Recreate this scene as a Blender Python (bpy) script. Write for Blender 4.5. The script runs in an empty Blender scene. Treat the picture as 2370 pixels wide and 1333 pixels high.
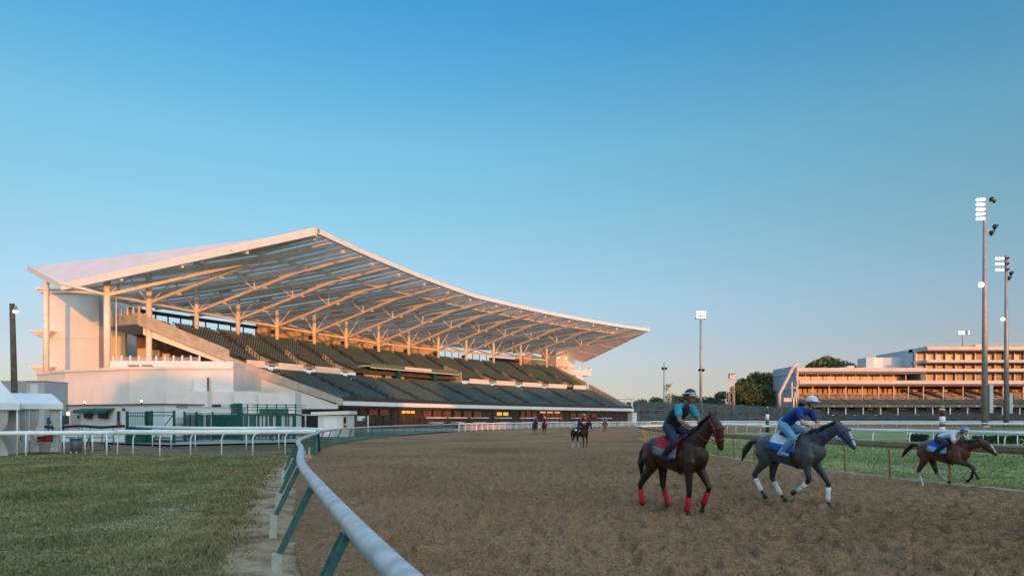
import bpy, bmesh, math, random
import numpy as np
from mathutils import Vector, Matrix
random.seed(7)
rng = np.random.default_rng(11)
scene = bpy.context.scene
COL = scene.collection
R_ = math.radians
FPX, CXP, HY, EYE = 1580.0, 1185.0, 970.0, 1.8

def at(px, py, d):
    """world point seen at photo pixel (px, py) at depth d"""
    return ((px - CXP) / FPX * d, d, EYE + (HY - py) / FPX * d)
def gx(px, d):
    return (px - CXP) / FPX * d

# ------------------------------------------------------------------ helpers
class MB:
    def __init__(s): s.v = []; s.f = []
    def quad(s, a, b, c, d):
        n = len(s.v); s.v += [tuple(a), tuple(b), tuple(c), tuple(d)]; s.f.append((n, n+1, n+2, n+3)); return s
    def poly(s, pts):
        n = len(s.v); s.v += [tuple(p) for p in pts]; s.f.append(tuple(range(n, n+len(pts)))); return s
    def box(s, c, size, ax=None):
        """ax: (u, v, w) unit vectors"""
        c = Vector(c); u, v, w = [Vector(a) for a in (ax or ((1,0,0),(0,1,0),(0,0,1)))]
        h = [e/2 for e in size]; n = len(s.v)
        for k in (-1, 1):
            for j in (-1, 1):
                for i in (-1, 1):
                    s.v.append(tuple(c + u*h[0]*i + v*h[1]*j + w*h[2]*k))
        for q in ((0,2,3,1),(4,5,7,6),(0,1,5,4),(2,6,7,3),(0,4,6,2),(1,3,7,5)):
            s.f.append(tuple(n+i for i in q))
        return s
    def b2(s, x0, x1, y0, y1, z0, z1):
        return s.box(((x0+x1)/2, (y0+y1)/2, (z0+z1)/2), (abs(x1-x0), abs(y1-y0), abs(z1-z0)))
    def bar(s, p, q, w, h=None, up=(0,0,1)):
        p, q = Vector(p), Vector(q); h = h or w
        d = q - p; L = d.length
        if L < 1e-6: return s
        d /= L; up = Vector(up)
        if abs(d.dot(up)) > .98: up = Vector((1,0,0))
        u = d.cross(up).normalized(); k = u.cross(d).normalized()
        return s.box((p+q)/2, (L, w, h), (d, u, k))
    def tube(s, pts, r, n=10, closed_ends=True, ry=None):
        pts = [Vector(p) for p in pts]; m = len(pts)
        rs = r if isinstance(r, (list, tuple)) else [r]*m
        base = len(s.v); prev = None
        for i, p in enumerate(pts):
            t = (pts[min(i+1, m-1)] - pts[max(i-1, 0)]).normalized()
            if prev is None:
                a = Vector((0,0,1)) if abs(t.z) < .9 else Vector((1,0,0))
                u = t.cross(a).normalized()
            else:
                u = (prev - t*prev.dot(t)).normalized()
            prev = u; w = t.cross(u)
            for k in range(n):
                an = 2*math.pi*k/n
                s.v.append(tuple(p + u*math.cos(an)*rs[i] + w*math.sin(an)*(ry or rs[i])))
        for i in range(m-1):
            for k in range(n):
                a = base+i*n+k; b = base+i*n+(k+1)%n
                s.f.append((a, b, b+n, a+n))
        if closed_ends:
            s.f.append(tuple(base+k for k in range(n))[::-1]); s.f.append(tuple(base+(m-1)*n+k for k in range(n)))
        return s
    def cyl(s, p, q, r0, r1=None, n=12):
        return s.tube([p, q], [r0, r0 if r1 is None else r1], n)
    def prism(s, pts, z0, z1):
        """vertical prism over a plan polygon (counter-clockwise)"""
        n = len(s.v); k = len(pts)
        for p in pts: s.v.append((p[0], p[1], z0))
        for i, p in enumerate(pts): s.v.append((p[0], p[1], z1 if not isinstance(z1, (list, tuple)) else z1[i]))
        s.f.append(tuple(range(n, n+k))[::-1]); s.f.append(tuple(range(n+k, n+2*k)))
        for i in range(k):
            j = (i+1) % k; s.f.append((n+i, n+j, n+k+j, n+k+i))
        return s
    def slab(s, pts, off):
        """solid from a planar outline moved by vector off"""
        n = len(s.v); k = len(pts); off = Vector(off)
        for p in pts: s.v.append(tuple(p))
        for p in pts: s.v.append(tuple(Vector(p)+off))
        s.f.append(tuple(range(n, n+k))[::-1]); s.f.append(tuple(range(n+k, n+2*k)))
        for i in range(k):
            j = (i+1) % k; s.f.append((n+i, n+j, n+k+j, n+k+i))
        return s
    def ball(s, c, r, nu=12, nv=8, sc=(1,1,1)):
        n0 = len(s.v)
        for j in range(nv+1):
            ph = math.pi*j/nv
            for i in range(nu):
                a = 2*math.pi*i/nu
                s.v.append((c[0]+r*sc[0]*math.sin(ph)*math.cos(a), c[1]+r*sc[1]*math.sin(ph)*math.sin(a), c[2]+r*sc[2]*math.cos(ph)))
        for j in range(nv):
            for i in range(nu):
                a = n0+j*nu+i; b = n0+j*nu+(i+1) % nu
                s.f.append((a, b, b+nu, a+nu))
        return s
    def build(s, name, m, parent=None, smooth=False):
        return mesh_obj(name, s.v, s.f, m, parent, smooth)

def mesh_obj(name, v, f, m, parent=None, smooth=False, recalc=True):
    me = bpy.data.meshes.new(name)
    off = Vector(parent_world(parent)) if parent is not None else Vector((0,0,0))
    if isinstance(v, np.ndarray):
        v = v - np.array(off)
        f = np.asarray(f); k = f.shape[1]
        me.vertices.add(len(v)); me.vertices.foreach_set('co', v.astype(np.float32).ravel())
        me.loops.add(f.size); me.loops.foreach_set('vertex_index', f.astype(np.int32).ravel())
        me.polygons.add(len(f)); me.polygons.foreach_set('loop_start', np.arange(0, f.size, k, dtype=np.int32))
        me.update(calc_edges=True); me.validate()
    else:
        me.from_pydata([tuple(Vector(p)-off) for p in v], [], f); me.update()
        if recalc:
            bm = bmesh.new(); bm.from_mesh(me); bmesh.ops.recalc_face_normals(bm, faces=bm.faces); bm.to_mesh(me); bm.free()
    me.materials.append(m)
    if smooth: me.polygons.foreach_set('use_smooth', [True]*len(me.polygons))
    o = bpy.data.objects.new(name, me); COL.objects.link(o)
    if parent is not None: o.parent = parent
    return o

_W = {}
def parent_world(p):
    loc = Vector((0,0,0))
    while p is not None:
        loc = loc + p.location; p = p.parent
    return loc
def tag(o, label=None, cat=None, group=None, kind=None):
    if label: o['label'] = label
    if cat: o['category'] = cat
    if group: o['group'] = group
    if kind: o['kind'] = kind
    return o
def thing(name, label, cat, loc=(0,0,0), rz=0.0, group=None):
    o = bpy.data.objects.new(name, None); COL.objects.link(o)
    o.location = loc; o.rotation_euler = (0,0,rz); o.empty_display_size = .2
    return tag(o, label, cat, group)
def copy_tree(o, parent=None):
    c = o.copy(); COL.objects.link(c)
    if parent is not None: c.parent = parent
    for ch in [x for x in list(COL.objects) if x.parent is o]:
        copy_tree(ch, c)
    return c
def local_part(name, mb, m, parent, loc=(0,0,0), rz=0.0, smooth=False, data=None):
    """part whose verts are in its own local frame"""
    if data is None:
        o = mesh_obj(name, mb.v, mb.f, m, None, smooth)
    else:
        o = bpy.data.objects.new(name, data); COL.objects.link(o)
    o.parent = parent; o.location = loc; o.rotation_euler = (0,0,rz)
    return o

def catmull(pts, n=8):
    P = [np.array(p, float) for p in pts]; out = []
    for i in range(len(P)-1):
        p0 = P[max(i-1, 0)]; p1 = P[i]; p2 = P[i+1]; p3 = P[min(i+2, len(P)-1)]
        for k in range(n):
            t = k/n
            out.append(.5*((2*p1)+(-p0+p2)*t+(2*p0-5*p1+4*p2-p3)*t*t+(-p0+3*p1-3*p2+p3)*t**3))
    out.append(P[-1]); return np.array(out)
def resample(pts, step=None, n=None):
    pts = np.asarray(pts, float); seg = np.linalg.norm(np.diff(pts, axis=0), axis=1); L = np.concatenate([[0], np.cumsum(seg)])
    if n is None: n = max(2, int(round(L[-1]/step))+1)
    q = np.linspace(0, L[-1], n)
    return np.stack([np.interp(q, L, pts[:, k]) for k in range(pts.shape[1])], 1)

def _hash(ix, iy, seed):
    h = (ix.astype(np.int64)*374761393 + iy.astype(np.int64)*668265263 + seed*974634777) & 0xffffffff
    h = ((h ^ (h >> 13)) * 1274126177) & 0xffffffff
    return ((h ^ (h >> 16)) & 0xffff)/65535.0
def vnoise(x, y, seed=0):
    ix = np.floor(x); iy = np.floor(y); fx = x-ix; fy = y-iy
    fx = fx*fx*(3-2*fx); fy = fy*fy*(3-2*fy)
    a = _hash(ix, iy, seed); b = _hash(ix+1, iy, seed); c = _hash(ix, iy+1, seed); d = _hash(ix+1, iy+1, seed)
    return (a*(1-fx)+b*fx)*(1-fy) + (c*(1-fx)+d*fx)*fy

# ------------------------------------------------------------------ materials
def mat(name, rgb, rough=.6, var=.10, scale=1.5, bump=0.0, bscale=25.0, metal=0.0, rgb2=None, spec=.4, emit=None, alpha=None, detail=4.0, coord='pos'):
    m = bpy.data.materials.new(name); m.use_nodes = True
    nt = m.node_tree; b = nt.nodes['Principled BSDF']
    b.inputs['Roughness'].default_value = rough; b.inputs['Metallic'].default_value = metal
    b.inputs['Specular IOR Level'].default_value = spec
    if coord == 'pos': co = nt.nodes.new('ShaderNodeNewGeometry').outputs['Position']
    else: co = nt.nodes.new('ShaderNodeTexCoord').outputs['Object']
    nz = nt.nodes.new('ShaderNodeTexNoise'); nz.inputs['Scale'].default_value = scale; nz.inputs['Detail'].default_value = detail
    nt.links.new(co, nz.inputs['Vector'])
    rp = nt.nodes.new('ShaderNodeValToRGB')
    c2 = rgb2 or tuple(min(1, c*(1+var)) for c in rgb)
    c1 = rgb if rgb2 else tuple(c*(1-var) for c in rgb)
    rp.color_ramp.elements[0].position = .35; rp.color_ramp.elements[0].color = (*c1, 1)
    rp.color_ramp.elements[1].position = .65; rp.color_ramp.elements[1].color = (*c2, 1)
    nt.links.new(nz.outputs['Fac'], rp.inputs['Fac']); nt.links.new(rp.outputs['Color'], b.inputs['Base Color'])
    if bump:
        n2 = nt.nodes.new('ShaderNodeTexNoise'); n2.inputs['Scale'].default_value = bscale; n2.inputs['Detail'].default_value = 6
        nt.links.new(co, n2.inputs['Vector'])
        bp = nt.nodes.new('ShaderNodeBump'); bp.inputs['Strength'].default_value = bump; bp.inputs['Distance'].default_value = .03
        nt.links.new(n2.outputs['Fac'], bp.inputs['Height']); nt.links.new(bp.outputs['Normal'], b.inputs['Normal'])
    if emit:
        b.inputs['Emission Color'].default_value = (*emit[0], 1); b.inputs['Emission Strength'].default_value = emit[1]
    if alpha is not None: b.inputs['Alpha'].default_value = alpha
    return m

def ground_mat(name, cols, s_big, s_mid, s_fine, rough=.95, bump=.6, bdist=.03, fine_amt=.5):
    """three-colour blotches (cols: low, mid, high) plus fine grain, in world position"""
    m = bpy.data.materials.new(name); m.use_nodes = True
    nt = m.node_tree; b = nt.nodes['Principled BSDF']; b.inputs['Roughness'].default_value = rough; b.inputs['Specular IOR Level'].default_value = .15
    co = nt.nodes.new('ShaderNodeNewGeometry').outputs['Position']
    def nz(sc, det, dist=0):
        n = nt.nodes.new('ShaderNodeTexNoise'); n.inputs['Scale'].default_value = sc; n.inputs['Detail'].default_value = det; n.inputs['Distortion'].default_value = dist
        nt.links.new(co, n.inputs['Vector']); return n.outputs['Fac']
    a = nz(s_big, 3, .4); c = nz(s_mid, 5); f = nz(s_fine, 6)
    ma = nt.nodes.new('ShaderNodeMath'); ma.operation = 'MULTIPLY_ADD'; ma.inputs[1].default_value = .55; nt.links.new(c, ma.inputs[0])
    m2 = nt.nodes.new('ShaderNodeMath'); m2.operation = 'MULTIPLY'; m2.inputs[1].default_value = .65; nt.links.new(a, m2.inputs[0]); nt.links.new(m2.outputs[0], ma.inputs[2])
    rp = nt.nodes.new('ShaderNodeValToRGB'); e = rp.color_ramp.elements
    e[0].position = .42; e[0].color = (*cols[0], 1); e[1].position = .8; e[1].color = (*cols[2], 1)
    k = e.new(.6); k.color = (*cols[1], 1)
    nt.links.new(ma.outputs[0], rp.inputs['Fac'])
    mr = nt.nodes.new('ShaderNodeMapRange'); mr.inputs[1].default_value = .3; mr.inputs[2].default_value = .7
    mr.inputs[3].default_value = 1-fine_amt; mr.inputs[4].default_value = 1+fine_amt; nt.links.new(f, mr.inputs[0])
    mx = nt.nodes.new('ShaderNodeMix'); mx.data_type = 'RGBA'; mx.blend_type = 'MULTIPLY'; mx.inputs[0].default_value = 1
    nt.links.new(rp.outputs['Color'], mx.inputs[6]); nt.links.new(mr.outputs[0], mx.inputs[7])
    nt.links.new(mx.outputs[2], b.inputs['Base Color'])
    if bump:
        bp = nt.nodes.new('ShaderNodeBump'); bp.inputs['Strength'].default_value = bump; bp.inputs['Distance'].default_value = bdist
        nt.links.new(f, bp.inputs['Height']); nt.links.new(bp.outputs['Normal'], b.inputs['Normal'])
    return m

def emis(name, rgb, strength):
    return mat(name, rgb, emit=(rgb, strength), var=0)

M = {}
M['white'] = mat('white_paint', (.70,.68,.66), .5, .05, .8)
M['white_rail'] = mat('white_rail_plastic', (.80,.81,.82), .35, .04, 3)
M['stucco'] = mat('white_stucco', (.67,.65,.64), .8, .05, .5, .15, 40)
M['steel_white'] = mat('white_steel', (.74,.69,.60), .45, .06, 1.2)
M['deck'] = mat('roof_deck', (.80,.79,.80), .55, .06, .6)
def translucent(name, rgb, f):
    m = mat(name, rgb, .55, .05, .6); nt = m.node_tree; o = nt.nodes['Material Output']; b = nt.nodes['Principled BSDF']
    t = nt.nodes.new('ShaderNodeBsdfTranslucent'); t.inputs['Color'].default_value = (1.0,.90,.84,1); x = nt.nodes.new('ShaderNodeMixShader'); x.inputs[0].default_value = f  # warm tint stands in for light bounced up onto the soffit
    nt.links.new(b.outputs[0], x.inputs[1]); nt.links.new(t.outputs[0], x.inputs[2]); nt.links.new(x.outputs[0], o.inputs['Surface']); return m
M['deck'] = translucent('roof_panel', (.84,.80,.78), .20); M['skylight'] = translucent('roof_skylight', (.72,.74,.77), .36)  # panels made translucent to brighten the roof underside
M['rooftop'] = mat('roof_membrane', (.58,.55,.58), .6, .04, .4)
M['concrete'] = mat('concrete', (.40,.37,.33), .85, .14, .9, .2, 30)
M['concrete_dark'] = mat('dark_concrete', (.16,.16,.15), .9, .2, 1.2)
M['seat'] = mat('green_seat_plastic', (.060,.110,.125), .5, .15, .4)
M['tread'] = mat('stand_tread', (.06,.075,.075), .9, .2, .8)
M['dark'] = mat('dark_metal', (.03,.035,.04), .5, .1)
M['glass_dark'] = mat('dark_glass', (.022,.026,.03), .12, .3, .35, spec=.6)
M['stand_glass'] = mat('stand_glazing', (.018,.020,.026), .15, scale=.9, rgb2=(.085,.040,.026), spec=.5, detail=7)
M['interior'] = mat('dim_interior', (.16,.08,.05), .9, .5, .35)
M['warm_lamp'] = emis('warm_lamp', (1,.55,.12), 2.2)
M['lamp_white'] = emis('lamp_white', (1,.93,.82), 2.2)
M['lamp_small'] = emis('small_lamp', (1,.82,.5), 3)
M['green_paint'] = mat('dark_green_paint', (.008,.078,.064), .45, .2, 3)
M['green_post'] = mat('worn_green_paint', (.022,.105,.098), .55, .3, 14, .15, 60, rgb2=(.05,.145,.135))
M['green_band'] = mat('green_fascia', (.10,.17,.13), .5, .1)
M['sleeve'] = mat('old_white_sleeve', (.40,.38,.32), .7, .15, 9, .2, 50)
M['galv'] = mat('galvanised_steel', (.50,.49,.48), .45, .20, 6, .15, 70, metal=.2, spec=.35)
M['gold_rail'] = mat('tan_rail_paint', (.30,.22,.11), .45, .15, 5)
M['gold_top'] = mat('grey_rail_top', (.36,.32,.25), .5, .1, 5)
M['wood'] = mat('pole_wood', (.12,.09,.065), .85, .3, 5, .5, 30)
M['pole_steel'] = mat('pole_steel', (.30,.30,.30), .5, .1, .6, metal=.3)
M['tent'] = mat('white_vinyl', (.68,.70,.72), .45, .05, 1.5)
M['curtain'] = mat('tent_curtain', (.5,.5,.5), .7, .1, 3)
M['grey_panel'] = mat('grey_panel', (.42,.43,.43), .6, .06)
M['trailer'] = mat('trailer_siding', (.62,.66,.66), .55, .05, .7)
M['rust'] = mat('trailer_roof', (.22,.12,.10), .7, .3, 1)
M['screen'] = mat('tv_screen', (.012,.016,.02), .15, .1)
M['bin'] = mat('bin_plastic', (.10,.135,.165), .45, .08)
M['red'] = mat('red_paint', (.42,.02,.03), .45, .15, 3)
M['red_pole'] = mat('pole_red', (.20,.015,.02), .5, .15, 3)
M['brass'] = mat('brass_ball', (.42,.30,.12), .4, .1, metal=.3)
M['blue_sign'] = mat('blue_sign', (.10,.12,.30), .4, .05)
M['shaded_blue'] = mat('shaded_blue_grey', (.44,.49,.54), .8, .05, .1)  # bluish tone of shaded walls put into the colour; boxes share it
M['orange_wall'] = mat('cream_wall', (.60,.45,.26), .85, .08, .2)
M['og_white'] = mat('old_stand_white', (.48,.44,.43), .6, .06, .3)
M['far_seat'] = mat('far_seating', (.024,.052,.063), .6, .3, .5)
M['brown_glass'] = mat('bronze_glazing', (.085,.068,.048), .25, .4, .35)
M['bark'] = mat('bark', (.06,.045,.035), .9, .3, 2)
M['screen_mesh'] = mat('green_windscreen', (.12,.25,.24), .8, .15, 1.2, alpha=.55)
M['pink_metal'] = mat('duct_metal', (.55,.46,.42), .5, .1)
M['pave'] = mat('pavement', (.30,.29,.28), .9, .12, .8, .2, 20)
M['block'] = mat('concrete_block', (.36,.34,.31), .9, .1, 2)
M['hedge'] = mat('hedge_leaf', (.025,.045,.02), .8, .4, 6)

# ------------------------------------------------------------------ camera, sun, sky
cam = bpy.data.cameras.new('camera'); co = bpy.data.objects.new('camera', cam); COL.objects.link(co)
co.location = (0, 0, EYE); co.rotation_euler = (R_(90), 0, 0)
cam.sensor_width = 36; cam.sensor_fit = 'HORIZONTAL'; cam.lens = 36*FPX/2370
cam.shift_y = (HY-666.5)/2370; cam.clip_start = .05; cam.clip_end = 6000
scene.camera = co

SUN_EL, SUN_AZ = 2.6, math.atan2(.40, -.91)      # azimuth measured clockwise from +Y
sd = Vector((.40, -.91, 0)).normalized()*math.cos(R_(SUN_EL)); sd.z = math.sin(R_(SUN_EL))
sun = bpy.data.lights.new('sun', 'SUN'); sun.energy = 2.3; sun.angle = R_(.7); sun.color = (1, .32, .07)
so = bpy.data.objects.new('sun', sun); COL.objects.link(so)
so.rotation_euler = sd.to_track_quat('Z', 'Y').to_euler(); so.location = (30, -60, 60)

w = bpy.data.worlds.new('World'); scene.world = w; w.use_nodes = True
nt = w.node_tree; bg = nt.nodes['Background']
sky = nt.nodes.new('ShaderNodeTexSky'); sky.sky_type = 'NISHITA'; sky.sun_disc = False
sky.sun_elevation = R_(SKY_EL if 'SKY_EL' in globals() else 6.0); sky.sun_rotation = math.pi - math.atan(.40/.91)
sky.altitude = 150; sky.air_density = 1.0; sky.dust_density = .6; sky.ozone_density = 2.0
# colour of dawn air by elevation; unseen upper sky brightened to fill the shade
tc = nt.nodes.new('ShaderNodeTexCoord'); sx = nt.nodes.new('ShaderNodeSeparateXYZ'); nt.links.new(tc.outputs['Generated'], sx.inputs[0])
rp = nt.nodes.new('ShaderNodeValToRGB'); nt.links.new(sx.outputs['Z'], rp.inputs['Fac'])
AIR = [(0.0,(.80,1.02,1.95)),(.0127,(.80,.95,1.75)),(.0316,(.80,.82,1.35)),(.0537,(.84,.75,1.07)),(.0726,(.88,.76,1.04)),(.107,(.92,.80,.97)),(.168,(1.0,.95,1.02)),(.257,(.97,1.13,1.06)),(.365,(.88,1.30,1.24)),(.52,(.43,1.22,1.47)),(.64,(2.2,2.5,2.5)),(.75,(6.0,5.0,4.3)),(1.0,(6.6,5.2,4.4))]
el = rp.color_ramp.elements
while len(el) > 1: el.remove(el[-1])
for i, (p, c) in enumerate(AIR):
    e = el[0] if i == 0 else el.new(p)
    e.position = p; e.color = (c[0]/7, c[1]/7, c[2]/7, 1)
v1 = nt.nodes.new('ShaderNodeVectorMath'); v1.operation = 'MULTIPLY'; nt.links.new(sky.outputs[0], v1.inputs[0]); nt.links.new(rp.outputs['Color'], v1.inputs[1])
v2 = nt.nodes.new('ShaderNodeVectorMath'); v2.operation = 'SCALE'; v2.inputs['Scale'].default_value = 7.0; nt.links.new(v1.outputs[0], v2.inputs[0])
# the sky round the rising sun is brighter and warmer
dp = nt.nodes.new('ShaderNodeVectorMath'); dp.operation = 'DOT_PRODUCT'; nt.links.new(tc.outputs['Generated'], dp.inputs[0]); dp.inputs[1].default_value = (.402, -.915, .25)
mr = nt.nodes.new('ShaderNodeMapRange'); mr.interpolation_type = 'SMOOTHSTEP'; nt.links.new(dp.outputs['Value'], mr.inputs[0])
mr.inputs[1].default_value = .05; mr.inputs[2].default_value = 1.0; mr.inputs[3].default_value = 0.0; mr.inputs[4].default_value = 1.0
gl = nt.nodes.new('ShaderNodeMix'); gl.data_type = 'RGBA'; gl.inputs[6].default_value = (1,1,1,1); gl.inputs[7].default_value = (2.6,2.15,1.8,1); nt.links.new(mr.outputs[0], gl.inputs[0])
v3 = nt.nodes.new('ShaderNodeVectorMath'); v3.operation = 'MULTIPLY'; nt.links.new(v2.outputs[0], v3.inputs[0]); nt.links.new(gl.outputs[2], v3.inputs[1])
nt.links.new(v3.outputs[0], bg.inputs['Color']); bg.inputs['Strength'].default_value = .15
vs = scene.view_settings; vs.view_transform = 'Standard'; vs.look = 'None'; vs.exposure = .5; vs.gamma = 1
# ------------------------------------------------------------------ paths of the rails (plan)
OUT = catmull([(1.7,-6),(.95,-1),(.05,1.8),(-.5,3.05),(-1.94,6.9),(-3.4,11),(-5.1,16.5),(-7.15,23),(-9.6,33.5),(-11.4,42),(-12.4,51),(-12.6,65),(-11,80),(-8,95),(-2,118),(8,142),(20,160),(33,175),(50,188),(72,199),(100,206)], 10)
INN = catmull([(17.5,-6),(16,3),(14.2,10.5),(12.75,17.2),(11.55,21.4),(10.55,28),(10.0,35),(10.2,47),(11.2,58),(12.3,66),(13.6,71.5),(16.2,77),(20.5,83),(28,92),(40,104),(58,116),(80,125),(110,130)], 10)
def offset_path(P, d):
    """left offset of a plan path"""
    t = np.gradient(P, axis=0); t /= np.linalg.norm(t, axis=1)[:, None]
    return P + np.stack([-t[:, 1], t[:, 0]], 1)*d
def path_at_y(P, y):
    k = np.argmax(P[:, 1] > 150) or len(P)
    return np.interp(y, P[:k, 1], P[:k, 0])

def grid_mesh(name, X, Y, Z, m, kind='structure', smooth=True):
    h, w_ = X.shape
    V = np.stack([X, Y, Z], -1).reshape(-1, 3)
    i = np.arange((h-1)*(w_-1)); r = i//(w_-1); c = i % (w_-1); a = r*w_+c
    F = np.stack([a, a+1, a+w_+1, a+w_], 1)
    o = mesh_obj(name, V, F, m, None, smooth); tag(o, kind=kind); return o

M['track'] = ground_mat('track_dirt', ((.20,.110,.058),(.305,.172,.092),(.39,.232,.130)), .14, 4.5, 30, 1.0, 1.0, .07, .34)
M['lawn'] = ground_mat('lawn_grass', ((.115,.135,.053),(.235,.205,.095),(.34,.275,.14)), .35, 1.3, 28, 1.0, .8, .03, .32)
M['turf'] = ground_mat('infield_turf', ((.16,.21,.078),(.22,.255,.10),(.36,.34,.17)), .12, .8, 12, 1.0, .5, .03, .3)
M['verge'] = ground_mat('sandy_verge', ((.17,.10,.055),(.35,.24,.145),(.46,.35,.235)), .9, 3.0, 30, 1.0, .8, .02, .35)
M['chute'] = ground_mat('chute_dirt', ((.14,.080,.048),(.19,.115,.07),(.23,.15,.10)), .4, 2.0, 20, 1.0, .7, .02, .3)
M['field'] = ground_mat('rough_field', ((.045,.065,.026),(.085,.092,.040),(.13,.115,.06)), .08, .6, 8, 1.0, .4, .03, .35)

# the one ground sheet that reaches the horizon
g = MB(); g.quad((-3000,-3000,-.16),(3000,-3000,-.16),(3000,3000,-.16),(-3000,3000,-.16))
tag(g.build('ground', M['field']), kind='structure')

def graded(y0, y1, ratio):
    out = [y0]
    while out[-1] < y1: out.append(out[-1]*ratio)
    return np.array(out)

# dirt track, near part, clods and hoof prints as real relief
ys = graded(2.2, 62, 1.0046); nu = 660
u = np.linspace(0, 1, nu)[None, :]
xl = path_at_y(offset_path(OUT, .12), ys)[:, None]; xr = path_at_y(INN, ys)[:, None] - .1
X = xl + (xr-xl)*u; Y = np.repeat(ys[:, None], nu, 1)
def track_z(X, Y):
    wx = X + .12*(vnoise(X*3, Y*3, 5)-.5); wy = Y + .12*(vnoise(X*3, Y*3, 6)-.5)
    a = vnoise(wx*2.6, wy*3.1, 1); b = vnoise(wx*6.5, wy*7.5, 2); c = vnoise(wx*15, wy*17, 3); d = vnoise(wx*33, wy*33, 4)
    rid = 1-np.abs(2*b-1)
    z = .13*(a-.5) + .075*(rid*rid-.4)*1.3 + .045*(c-.5) + .022*(d-.5)
    pit = np.clip(vnoise(wx*4.2+9, wy*4.8, 8)-.62, 0, 1)*.26
    gx_, gy_ = np.floor(X/.42), np.floor(Y/.42); dent = np.zeros_like(X)
    for i in (-1, 0, 1):
        for j in (-1, 0, 1):
            cx, cy = gx_+i, gy_+j; hx, hy, hp_ = _hash(cx, cy, 91), _hash(cx, cy, 92), _hash(cx, cy, 93)
            r = np.hypot(X-(cx+.1+.8*hx)*.42, (Y-(cy+.1+.8*hy)*.42)*.8); rad = .07+.05*hp_
            dent += (-.100*np.exp(-(r/rad)**2)+.050*np.exp(-((r-1.75*rad)/(.45*rad))**2))*(hp_ > .25)
    z = z*.75+dent
    fade = np.clip(1.25-Y/70, .25, 1)
    return (z-pit)*fade
Z = track_z(X, Y); e = np.minimum(u*12, (1-u)*12).clip(0, 1); Z = Z*(.3+.7*e)
grid_mesh('dirt_track', X, Y, Z, M['track'])
# far part of the track, round the turn
n = 160
o = resample(OUT[np.argmax(OUT[:, 1] > 58):], n=n); i_ = resample(INN[np.argmax(INN[:, 1] > 56):], n=n)
o[0] = (path_at_y(offset_path(OUT, .12), 59.5), 59.5); i_[0] = (path_at_y(INN, 59.5)-.1, 59.5)
uu = np.linspace(0, 1, 60)[None, :]
X = o[:, :1]*(1-uu)+i_[:, :1]*uu; Y = o[:, 1:]*(1-uu)+i_[:, 1:]*uu
Z = .30*(vnoise(X*1.1, Y*1.4, 1)-.5) + .06*(vnoise(X*.5, Y*.7, 3)-.5) - .03
Z[:4] -= np.array([.12,.10,.06,.03])[:, None]
grid_mesh('dirt_track', X, Y, Z, M['track'])
# track behind the camera
g = MB(); g.quad((2.2,-8,-.02),(17,-8,-.02),(16,2.3,-.02),(-.1,2.3,-.02)); tag(g.build('dirt_track', M['track']), kind='structure')

# foreground lawn with its lumps
ys = graded(2.2, 34.2, 1.011); nu = 300
xr = path_at_y(offset_path(OUT, 1.12), ys)[:, None] + (.75*(vnoise(ys*.9, ys*0, 21)-.5)+.30*(vnoise(ys*4.0, ys*0, 22)-.5)+.14*(vnoise(ys*13.0, ys*0, 23)-.5)-.02*ys*0)[:, None]
xl = (-.80*ys-3)[:, None]; u = np.linspace(0, 1, nu)[None, :]
X = xl+(xr-xl)*u; Y = np.repeat(ys[:, None], nu, 1)
def lawn_z(X, Y): return .05*(vnoise(X*.9, Y*.9, 31)-.5)+.035*(vnoise(X*4, Y*4, 32)-.5)+.02*(vnoise(X*13, Y*13, 33)-.5)
Z = lawn_z(X, Y)+.02; Z[:, -1] = -.09
grid_mesh('lawn', X, Y, Z, M['lawn'])
# bare sandy verge between lawn and rail
nu = 60; ys2 = graded(2.2, 34.2, 1.008)
xl = path_at_y(offset_path(OUT, 1.9), ys2)[:, None]; xr = path_at_y(offset_path(OUT, .02), ys2)[:, None]; u = np.linspace(0, 1, nu)[None, :]
X = xl+(xr-xl)*u; Y = np.repeat(ys2[:, None], nu, 1)
Z = .05*(vnoise(X*2.2, Y*2.2, 41)-.5)+.03*(vnoise(X*7, Y*7, 42)-.5)+.012*(vnoise(X*20, Y*20, 43)-.5)+.012-.05*np.clip((u-.82)/.18, 0, 1)-.13*np.clip((.5-u)/.35, 0, 1)
grid_mesh('verge', X, Y, Z, M['verge'])

# grass blades on the near lawn
def lawn_blades():
    N = 150000
    y = 3.0*(34/3.0)**rng.random(N); y = y**1.0
    xr_ = path_at_y(offset_path(OUT, 1.05), y); xl_ = -.80*y-2
    fr = rng.random(N)**.9
    x = xr_ - (xr_-xl_)*fr
    keep = vnoise(x*1.2, y*1.2, 51)+.55*rng.random(N) > .42
    edge = (xr_-x) < .5
    keep &= ~edge | (rng.random(N) < .6)
    x, y = x[keep], y[keep]; edge = edge[keep]; n = len(x)
    h = (.022+.05*rng.random(n))*(.55+.9*vnoise(x*.8, y*.8, 52)) * np.where(edge, 1.5, 1)
    h *= np.clip(.8+y/30, .8, 1.5)
    a = rng.random(n)*6.283; wd = .0035+.0009*y; lean = h*(.3+.9*rng.random(n)); la = rng.random(n)*6.283
    z = lawn_z(x, y)+.012
    p0 = np.stack([x-np.cos(a)*wd, y-np.sin(a)*wd, z], 1); p1 = np.stack([x+np.cos(a)*wd, y+np.sin(a)*wd, z], 1)
    p2 = np.stack([x+np.cos(la)*lean, y+np.sin(la)*lean, z+h], 1)
    V = np.stack([p0, p1, p2], 1).reshape(-1, 3); F = np.arange(n*3).reshape(-1, 3)
    return V, F
V, F = lawn_blades()
o = mesh_obj('grass', V, F, M['lawn']); tag(o, kind='stuff')
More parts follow.
